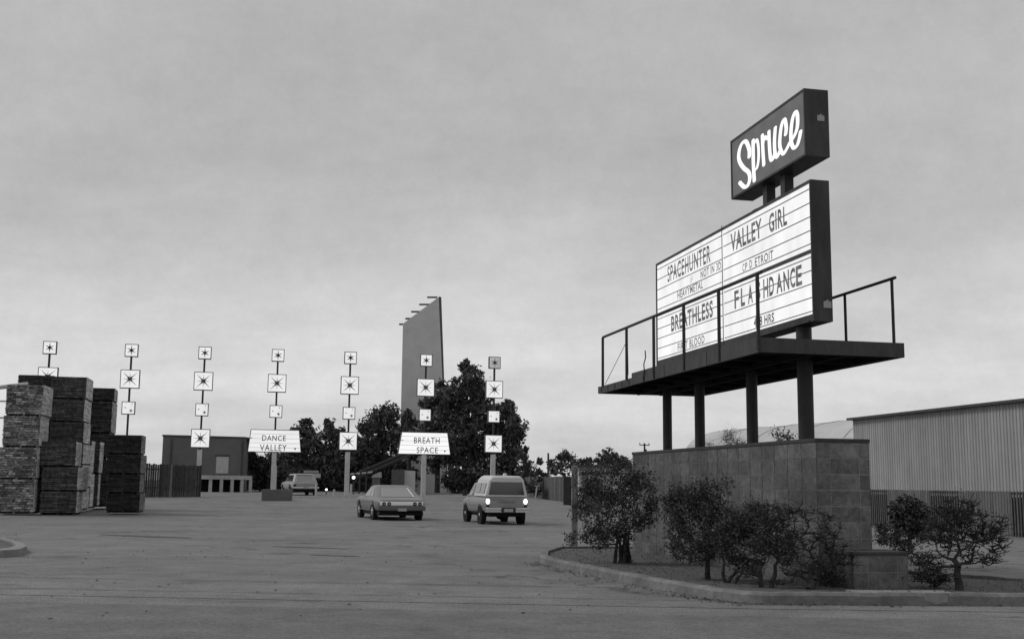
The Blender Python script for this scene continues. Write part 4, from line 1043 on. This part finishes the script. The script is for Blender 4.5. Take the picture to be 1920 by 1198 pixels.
def arch_disc(root, x, y, r, zmax):
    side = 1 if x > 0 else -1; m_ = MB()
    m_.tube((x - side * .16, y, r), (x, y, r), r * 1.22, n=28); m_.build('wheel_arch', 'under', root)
def quad_on(m_, A_, B_, C_, D_, u0, u1, v0, v1, off):
    """patch on the quad A(bottom-left) B(bottom-right) C(top-right) D(top-left), lifted outward by off"""
    A_, B_, C_, D_ = map(Vector, (A_, B_, C_, D_)); nr = (B_ - A_).cross(D_ - A_).normalized() * off
    f = lambda u, v: A_.lerp(B_, u).lerp(D_.lerp(C_, u), v)
    base = [f(u0, v0), f(u1, v0), f(u1, v1), f(u0, v1)]
    m_.prism([p + nr * .2 for p in base], nr * .8)
    return [p + nr for p in base]
def strip(m_, pts, w, closed=True):
    n_ = len(pts)
    for i in range(n_ if closed else n_ - 1): m_.tube(pts[i], pts[(i + 1) % n_], w, n=6)
def cabin(root, yb0, yb1, wb, yt0, yt1, wt, z0, z1, paint, glass_side, glass_rear, name='roof', chrome=True, rear=(.1, .9, .12, .88), side_panes=((.08, .5), (.53, .92)), roundz=.05):
    ch = .10
    def ring(y0, y1, w, z, c): return [(-w + c, y0, z), (w - c, y0, z), (w, y0 + c, z), (w, y1 - c, z), (w - c, y1, z), (-w + c, y1, z), (-w, y1 - c, z), (-w, y0 + c, z)]
    m_ = MB(); zz = z1 - roundz
    m_.loft([ring(yb0, yb1, wb, z0, ch), ring(yt0, yt1, wt, zz, ch), ring(yt0 + .12, yt1 - .12, wt - .08, z1 - roundz * .25, ch), ring(yt0 + .3, yt1 - .3, wt - .25, z1, ch)])
    rf = m_.build(name, paint, root, bevel=.02)
    rA, rB, rC, rD = (-wb + ch, yb0, z0), (wb - ch, yb0, z0), (wt - ch, yt0, zz), (-wt + ch, yt0, zz)
    m_ = MB(); ps = quad_on(m_, rA, rB, rC, rD, *rear, .012); m_.build('rear_window', glass_rear, root)
    if chrome: m_ = MB(); strip(m_, ps, .012); m_.build('window_trim', 'chrome', root)
    for s_ in (-1, 1):
        a1, b1, c1, d1 = (s_ * wb, yb1 - ch, z0), (s_ * wb, yb0 + ch, z0), (s_ * wt, yt0 + ch, zz), (s_ * wt, yt1 - ch, zz)
        if s_ > 0: a1, b1, c1, d1 = b1, a1, d1, c1
        for (u0, u1) in side_panes:
            if s_ > 0: u0, u1 = 1 - u1, 1 - u0
            m_ = MB(); quad_on(m_, a1, b1, c1, d1, u0, u1, .12, .88, .012); m_.build('side_window', glass_side, root)
    m_ = MB(); quad_on(m_, (wb - ch, yb1, z0), (-wb + ch, yb1, z0), (-wt + ch, yt1, zz), (wt - ch, yt1, zz), .06, .94, .08, .92, .012); m_.build('windscreen', glass_side, root)
    return rf

def place(root, x, y, z, h, pitch=0): root.location = (x, y, z); root.rotation_euler = (pitch, 0, h)

# sedan: worn two-door hardtop seen from behind
sd_ = thing('parked_car', 'dull grey two-door hardtop driving in, four round tail lights in a bright bar', 'car', (0, 0, 0), 'vehicles entering the drive-in', local=True)
m_ = MB()
st_list = [(-2.72, .86, .42, .60, .76), (-2.62, .93, .34, .58, .80), (-2.2, .97, .30, .56, .86), (-1.5, .985, .27, .58, .90), (-.6, .975, .25, .56, .89), (.6, .97, .25, .56, .88), (1.4, .975, .27, .57, .89), (2.2, .96, .30, .57, .87), (2.62, .93, .34, .57, .82), (2.72, .86, .40, .58, .74)]
m_.loft([body_ring(*q) for q in st_list]); m_.build('body', 'sedanpaint', sd_, smoothsh=True, subsurf=2)
cabin(sd_, -2.0, 1.05, .90, -.95, .30, .70, .85, 1.34, 'sedanpaint', 'glass', 'glass_pale', rear=(.10, .90, .10, .84), side_panes=((.14, .52), (.55, .84)))
m_ = MB(); m_.box(-.84, .84, -2.735, -2.66, .575, .715); bar = m_.build('light_bar', 'trim_white', sd_, bevel=.015)
for x in (-.70, -.50, .50, .70):
    m_ = MB(); m_.tube((x, -2.73, .635), (x, -2.755, .635), .075, .068, n=20); tl = m_.build('tail_light', 'lens_dark', sd_)
    m_ = MB(); m_.tube((x, -2.7555, .635), (x, -2.762, .635), .022, n=10); m_.build('lens_ring', 'chrome', tl)
m_ = MB(); m_.box(-.92, .92, -2.80, -2.68, .38, .55); m_.build('rear_bumper', 'render', sd_, bevel=.03)
m_ = MB(); m_.box(-.17, .17, -2.815, -2.805, .36, .47); m_.build('licence_plate', 'concrete', sd_)
m_ = MB(); m_.box(-.86, .86, -2.6, 2.5, .19, .33); m_.build('underbody', 'under', sd_)
for x in (-.86, .86):
    for y in (-1.62, 1.55): wheel(sd_, x, y, .335, .2); arch_disc(sd_, x * 1.128, y, .335, .7)
m_ = MB()
for s_ in (-1, 1): m_.box(s_ * .985 - .008, s_ * .985 + .008, -1.1, 1.1, .36, .385); m_.box(s_ * .99 - .006, s_ * .99 + .006, -2.4, 2.4, .70, .712)
m_.build('side_trim', 'chrome', sd_)
m_ = MB(); m_.box(-1.10, -.97, .72, .80, .88, .98); m_.build('door_mirror', 'chrome', sd_)
c = gp(702, 974); h = .29
place(sd_, c.x + .86 * math.cos(h) + -(-1.62) * -math.sin(h) , c.y + .86 * math.sin(h) + 1.62 * math.cos(h), 0, h)

# compact pickup with camper shell
pk = thing('camper_pickup', 'small pickup with pale camper shell, brake lights glowing, right of the hardtop', 'pickup truck', (0, 0, 0), 'vehicles entering the drive-in', local=True)
m_ = MB()
st_list = [(-2.12, .76, .46, .66, .96), (-2.08, .79, .42, .66, .975), (-1.4, .80, .40, .64, .975), (-.1, .80, .38, .62, .96), (.6, .80, .36, .60, .97), (1.4, .79, .36, .60, .93), (2.0, .77, .38, .58, .86), (2.15, .72, .42, .58, .78)]
m_.loft([body_ring(*q) for q in st_list]); m_.build('body', 'truckpaint', pk, smoothsh=True, bevel=.02)
cabin(pk, -.05, 1.25, .745, .02, .72, .60, .95, 1.50, 'truckpaint', 'glass', 'glass', chrome=False, side_panes=((.15, .85),), name='cab_roof')
# shell
m_ = MB(); ch = .09
def sring(y, wb, wt, zt_): return [(-wb, y, .985), (wb, y, .985), (wt + .02, y, zt_ - .12), (wt - .10, y, zt_), (-wt + .10, y, zt_), (-wt - .02, y, zt_ - .12)]
m_.loft([sring(-2.10, .775, .60, 1.66), sring(-2.02, .78, .615, 1.72), sring(-.6, .78, .62, 1.74), sring(-.12, .77, .60, 1.70)]); shl = m_.build('camper_shell', 'shell', pk, bevel=.03)
m_ = MB(); quad_on(m_, (-.73, -2.10, .99), (.73, -2.10, .99), (.60, -2.10, 1.60), (-.60, -2.10, 1.60), .045, .955, .09, .84, .015); m_.build('rear_window', 'glass', shl)
m_ = MB(); m_.box(-.76, .76, -2.13, -2.105, .99, 1.045); m_.build('sill', 'shell', shl)
for s_ in (-1, 1):
    a1, b1, c1, d1 = (s_ * .79, -.2, .985), (s_ * .79, -2.0, .985), (s_ * .645, -2.0, 1.60), (s_ * .645, -.2, 1.60)
    if s_ > 0: a1, b1, c1, d1 = b1, a1, d1, c1
    for u0, u1 in ((.08, .48), (.54, .92)): m_ = MB(); quad_on(m_, a1, b1, c1, d1, u0, u1, .2, .78, .012); m_.build('side_window', 'glass_pale', shl)
m_ = MB(); m_.tube((.05, -1.6, 1.74), (.05, -1.6, 1.82), .09, .05, n=10); m_.build('roof_vent', 'shell', shl)
m_ = MB(); m_.box(-.58, .58, -2.145, -2.12, .60, .955); tg = m_.build('tailgate', 'truckpaint', pk, bevel=.012)
mb_ = text_mb('CHEVROLET', 0, 0, lambda u, v: Vector((-.33 + .66 * u, -2.149, .765 + .06 * v)), .01); mb_.build('lettering', 'ink', tg)
m_ = MB(); m_.box(-.60, -.05, -2.148, -2.1455, .878, .89); m_.build('trim_strip', 'ink', tg)
for x in (-.69, .69):
    m_ = MB(); m_.sphere((x, -2.15, .82), .085, 16, 10, (.85, .35, 1.15)); m_.build('tail_light', 'lamp', pk, smoothsh=True)
    m_ = MB(); m_.box(x - .05, x + .05, -2.16, -2.12, .62, .70); m_.build('reverse_light', 'lens_dark', pk)
for x0, x1 in ((-.80, -.22), (.30, .80)):
    m_ = MB(); m_.box(x0, x1, -2.30, -2.20, .53, .60); m_.box(x0, x1, -2.29, -2.20, .44, .475); m_.box(x0 + .005, x1 - .005, -2.27, -2.15, .476, .529); m_.build('rear_bumper', 'chrome' if x0 < 0 else 'chrome', pk, bevel=.01)
m_ = MB(); m_.box(-.21, .29, -2.28, -2.2, .44, .59); m_.build('bumper_step', 'frame2', pk)
m_ = MB(); m_.box(-.12, .2, -2.292, -2.285, .455, .565); m_.build('licence_plate', 'concrete', pk)
m_ = MB(); m_.box(-.62, .62, -2.0, 2.0, .28, .43); m_.sphere((-.05, -1.35, .32), .16); m_.build('underbody', 'under', pk)
for x in (-.70, .70):
    for y in (-1.30, 1.30): wheel(pk, x, y, .32, .19); arch_disc(pk, x * 1.155, y, .32, .7)
m_ = MB()
for s_ in (-1, 1): m_.box(s_ * .803 - .006, s_ * .803 + .006, -1.9, 1.9, .655, .672)
m_.build('side_trim', 'chrome', pk)
m_ = MB(); m_.box(-1.0, -.84, .85, .95, .98, 1.18); m_.build('door_mirror', 'frame', pk)
c = gp(904, 982); h = .238
place(pk, c.x + .70 * math.cos(h) - 1.30 * math.sin(h), c.y + .70 * math.sin(h) + 1.30 * math.cos(h), 0, h)

# station wagon farther off
wg = thing('station_wagon', 'pale station wagon farther off beside the DANCE VALLEY pole', 'car', (0, 0, 0), 'vehicles entering the drive-in', local=True)
m_ = MB()
st_list = [(-2.65, .84, .45, .62, .86), (-2.55, .92, .38, .60, .90), (-1.6, .95, .33, .60, .93), (.6, .95, .31, .60, .93), (1.5, .94, .32, .60, .92), (2.4, .92, .36, .60, .88), (2.62, .86, .42, .60, .80)]
m_.loft([body_ring(*q) for q in st_list]); m_.build('body', 'wagonpaint', wg, smoothsh=True, subsurf=2)
cabin(wg, -2.45, 1.1, .86, -2.05, .35, .70, .9, 1.50, 'wagonpaint', 'glass', 'glass_pale', rear=(.08, .92, .12, .80), side_panes=((.05, .32), (.35, .62), (.65, .94)))
m_ = MB(); m_.box(-.55, .55, -2.13, -2.05, 1.36, 1.40); m_.build('window_shade', 'under', wg)
m_ = MB(); m_.box(-.93, .93, -2.78, -2.66, .46, .58); m_.build('rear_bumper', 'chrome', wg, bevel=.03)
for x in (-.78, .78): m_ = MB(); m_.box(x - .09, x + .09, -2.68, -2.6, .62, .74); m_.build('tail_light', 'lens_dark', wg)
m_ = MB(); m_.box(-.17, .17, -2.79, -2.785, .46, .57); m_.build('licence_plate', 'concrete', wg)
m_ = MB(); m_.box(-.84, .84, -2.5, 2.4, .2, .4); m_.build('underbody', 'under', wg)
for x in (-.84, .84):
    for y in (-1.55, 1.5): wheel(wg, x, y, .34, .2); arch_disc(wg, x * 1.135, y, .34, .7)
g_ = gat(556, 82); place(wg, g_.x, g_.y + 1, g_.z + .02, .36)

# tidy helper flags
for o in bpy.data.objects:
    if '_local' in o.keys(): del o['_local']

# ------------------------------------------------------------------ light
w = bpy.data.worlds.new('World'); sc.world = w; w.use_nodes = True
nt = w.node_tree; N = nt.nodes; L = nt.links; bg = N['Background']
SE, SR = math.radians(42), math.radians(-78)
sky = N.new('ShaderNodeTexSky'); sky.sky_type = 'NISHITA'; sky.sun_disc = False; sky.sun_elevation = SE; sky.sun_rotation = SR; sky.air_density = 2; sky.dust_density = 6
bw_ = N.new('ShaderNodeRGBToBW'); L.new(sky.outputs[0], bw_.inputs[0])
tc = N.new('ShaderNodeTexCoord'); sx = N.new('ShaderNodeSeparateXYZ'); L.new(tc.outputs['Generated'], sx.inputs[0])
ramp = N.new('ShaderNodeValToRGB'); ramp.color_ramp.interpolation = 'B_SPLINE'
el = ramp.color_ramp.elements
stops = [(0.0, .62), (.06, .68), (.13, .64), (.19, .50), (.26, .455), (.36, .44), (.5, .48), (1.0, .58)]
el[0].position, el[1].position = 0, 1
el[0].color = (stops[0][1],) * 3 + (1,); el[1].color = (stops[-1][1],) * 3 + (1,)
for p_, v_ in stops[1:-1]: e_ = el.new(p_); e_.color = (v_, v_, v_, 1)
# clouds: a layer seen in perspective, warped noise
ad = N.new('ShaderNodeMath'); ad.operation = 'ADD'; ad.inputs[1].default_value = .16; ab = N.new('ShaderNodeMath'); ab.operation = 'ABSOLUTE'
L.new(sx.outputs[2], ab.inputs[0]); L.new(ab.outputs[0], ad.inputs[0])
vm = N.new('ShaderNodeVectorMath'); vm.operation = 'DIVIDE'; cb = N.new('ShaderNodeCombineXYZ')
for i in range(3): L.new(ad.outputs[0], cb.inputs[i])
L.new(tc.outputs['Generated'], vm.inputs[0]); L.new(cb.outputs[0], vm.inputs[1])
mp = N.new('ShaderNodeMapping'); mp.inputs['Scale'].default_value = (.8, 1.0, .0); mp.inputs['Rotation'].default_value = (0, 0, .35); mp.inputs['Location'].default_value = (1.3, .4, 0)
L.new(vm.outputs[0], mp.inputs[0])
n1 = N.new('ShaderNodeTexNoise'); n1.inputs['Scale'].default_value = 1.0; n1.inputs['Detail'].default_value = 6; n1.inputs['Roughness'].default_value = .6; n1.inputs['Distortion'].default_value = .15
L.new(mp.outputs[0], n1.inputs['Vector'])
r1_ = N.new('ShaderNodeMapRange'); r1_.inputs[1].default_value = .3; r1_.inputs[2].default_value = .7; r1_.inputs[3].default_value = .86; r1_.inputs[4].default_value = 1.15
L.new(n1.outputs['Fac'], r1_.inputs[0])
# low bank of dark cloud shifts the gradient up and down
n2 = N.new('ShaderNodeTexNoise'); n2.inputs['Scale'].default_value = 2.2; n2.inputs['Detail'].default_value = 3; L.new(tc.outputs['Generated'], n2.inputs['Vector'])
r2_ = N.new('ShaderNodeMapRange'); r2_.inputs[1].default_value = .3; r2_.inputs[2].default_value = .7; r2_.inputs[3].default_value = -.035; r2_.inputs[4].default_value = .035
L.new(n2.outputs['Fac'], r2_.inputs[0])
zz = N.new('ShaderNodeMath'); zz.operation = 'ADD'; L.new(ab.outputs[0], zz.inputs[0]); L.new(r2_.outputs[0], zz.inputs[1])
L.new(zz.outputs[0], ramp.inputs[0])
ml = N.new('ShaderNodeMath'); ml.operation = 'MULTIPLY'; L.new(ramp.outputs[0], ml.inputs[0]); L.new(r1_.outputs[0], ml.inputs[1])
# thin veil of clear-sky light behind the overcast
sm = N.new('ShaderNodeMath'); sm.operation = 'MULTIPLY'; sm.inputs[1].default_value = .006; L.new(bw_.outputs[0], sm.inputs[0])
sa = N.new('ShaderNodeMath'); sa.operation = 'ADD'; n3 = N.new('ShaderNodeTexNoise'); n3.inputs['Scale'].default_value = 26; n3.inputs['Detail'].default_value = 9; n3.inputs['Roughness'].default_value = .85
L.new(tc.outputs['Generated'], n3.inputs['Vector'])
r3_ = N.new('ShaderNodeMapRange'); r3_.inputs[1].default_value = .3; r3_.inputs[2].default_value = .7; r3_.inputs[3].default_value = .93; r3_.inputs[4].default_value = 1.07
L.new(n3.outputs['Fac'], r3_.inputs[0])
m3 = N.new('ShaderNodeMath'); m3.operation = 'MULTIPLY'; L.new(ml.outputs[0], m3.inputs[0]); L.new(r3_.outputs[0], m3.inputs[1])
L.new(m3.outputs[0], sa.inputs[0]); L.new(sm.outputs[0], sa.inputs[1])
L.new(sa.outputs[0], bg.inputs['Color']); bg.inputs['Strength'].default_value = 1.0

sun = bpy.data.lights.new('sun', 'SUN'); sun.energy = 1.15; sun.angle = math.radians(14); sun.color = (1, 1, 1)
so = bpy.data.objects.new('sun', sun); COL.objects.link(so)
sdv = Vector((math.cos(SE) * math.sin(SR), math.cos(SE) * math.cos(SR), math.sin(SE)))
so.rotation_euler = sdv.to_track_quat('Z', 'Y').to_euler()

cam = bpy.data.cameras.new('camera'); co = bpy.data.objects.new('camera', cam); COL.objects.link(co); sc.camera = co
cam.sensor_width = 36; cam.lens = F / 1920 * 36; cam.clip_end = 6000; cam.clip_start = .1
xr, yd, zf = CAM[0], CAM[1], CAM[2]
co.matrix_world = Matrix(((xr[0], -yd[0], -zf[0], 0), (xr[1], -yd[1], -zf[1], 0), (xr[2], -yd[2], -zf[2], EYE), (0, 0, 0, 1)))
sc.view_settings.view_transform = 'Standard'; sc.view_settings.look = 'None'; sc.view_settings.exposure = 0; sc.view_settings.gamma = 1
sc.cycles.max_bounces = 5
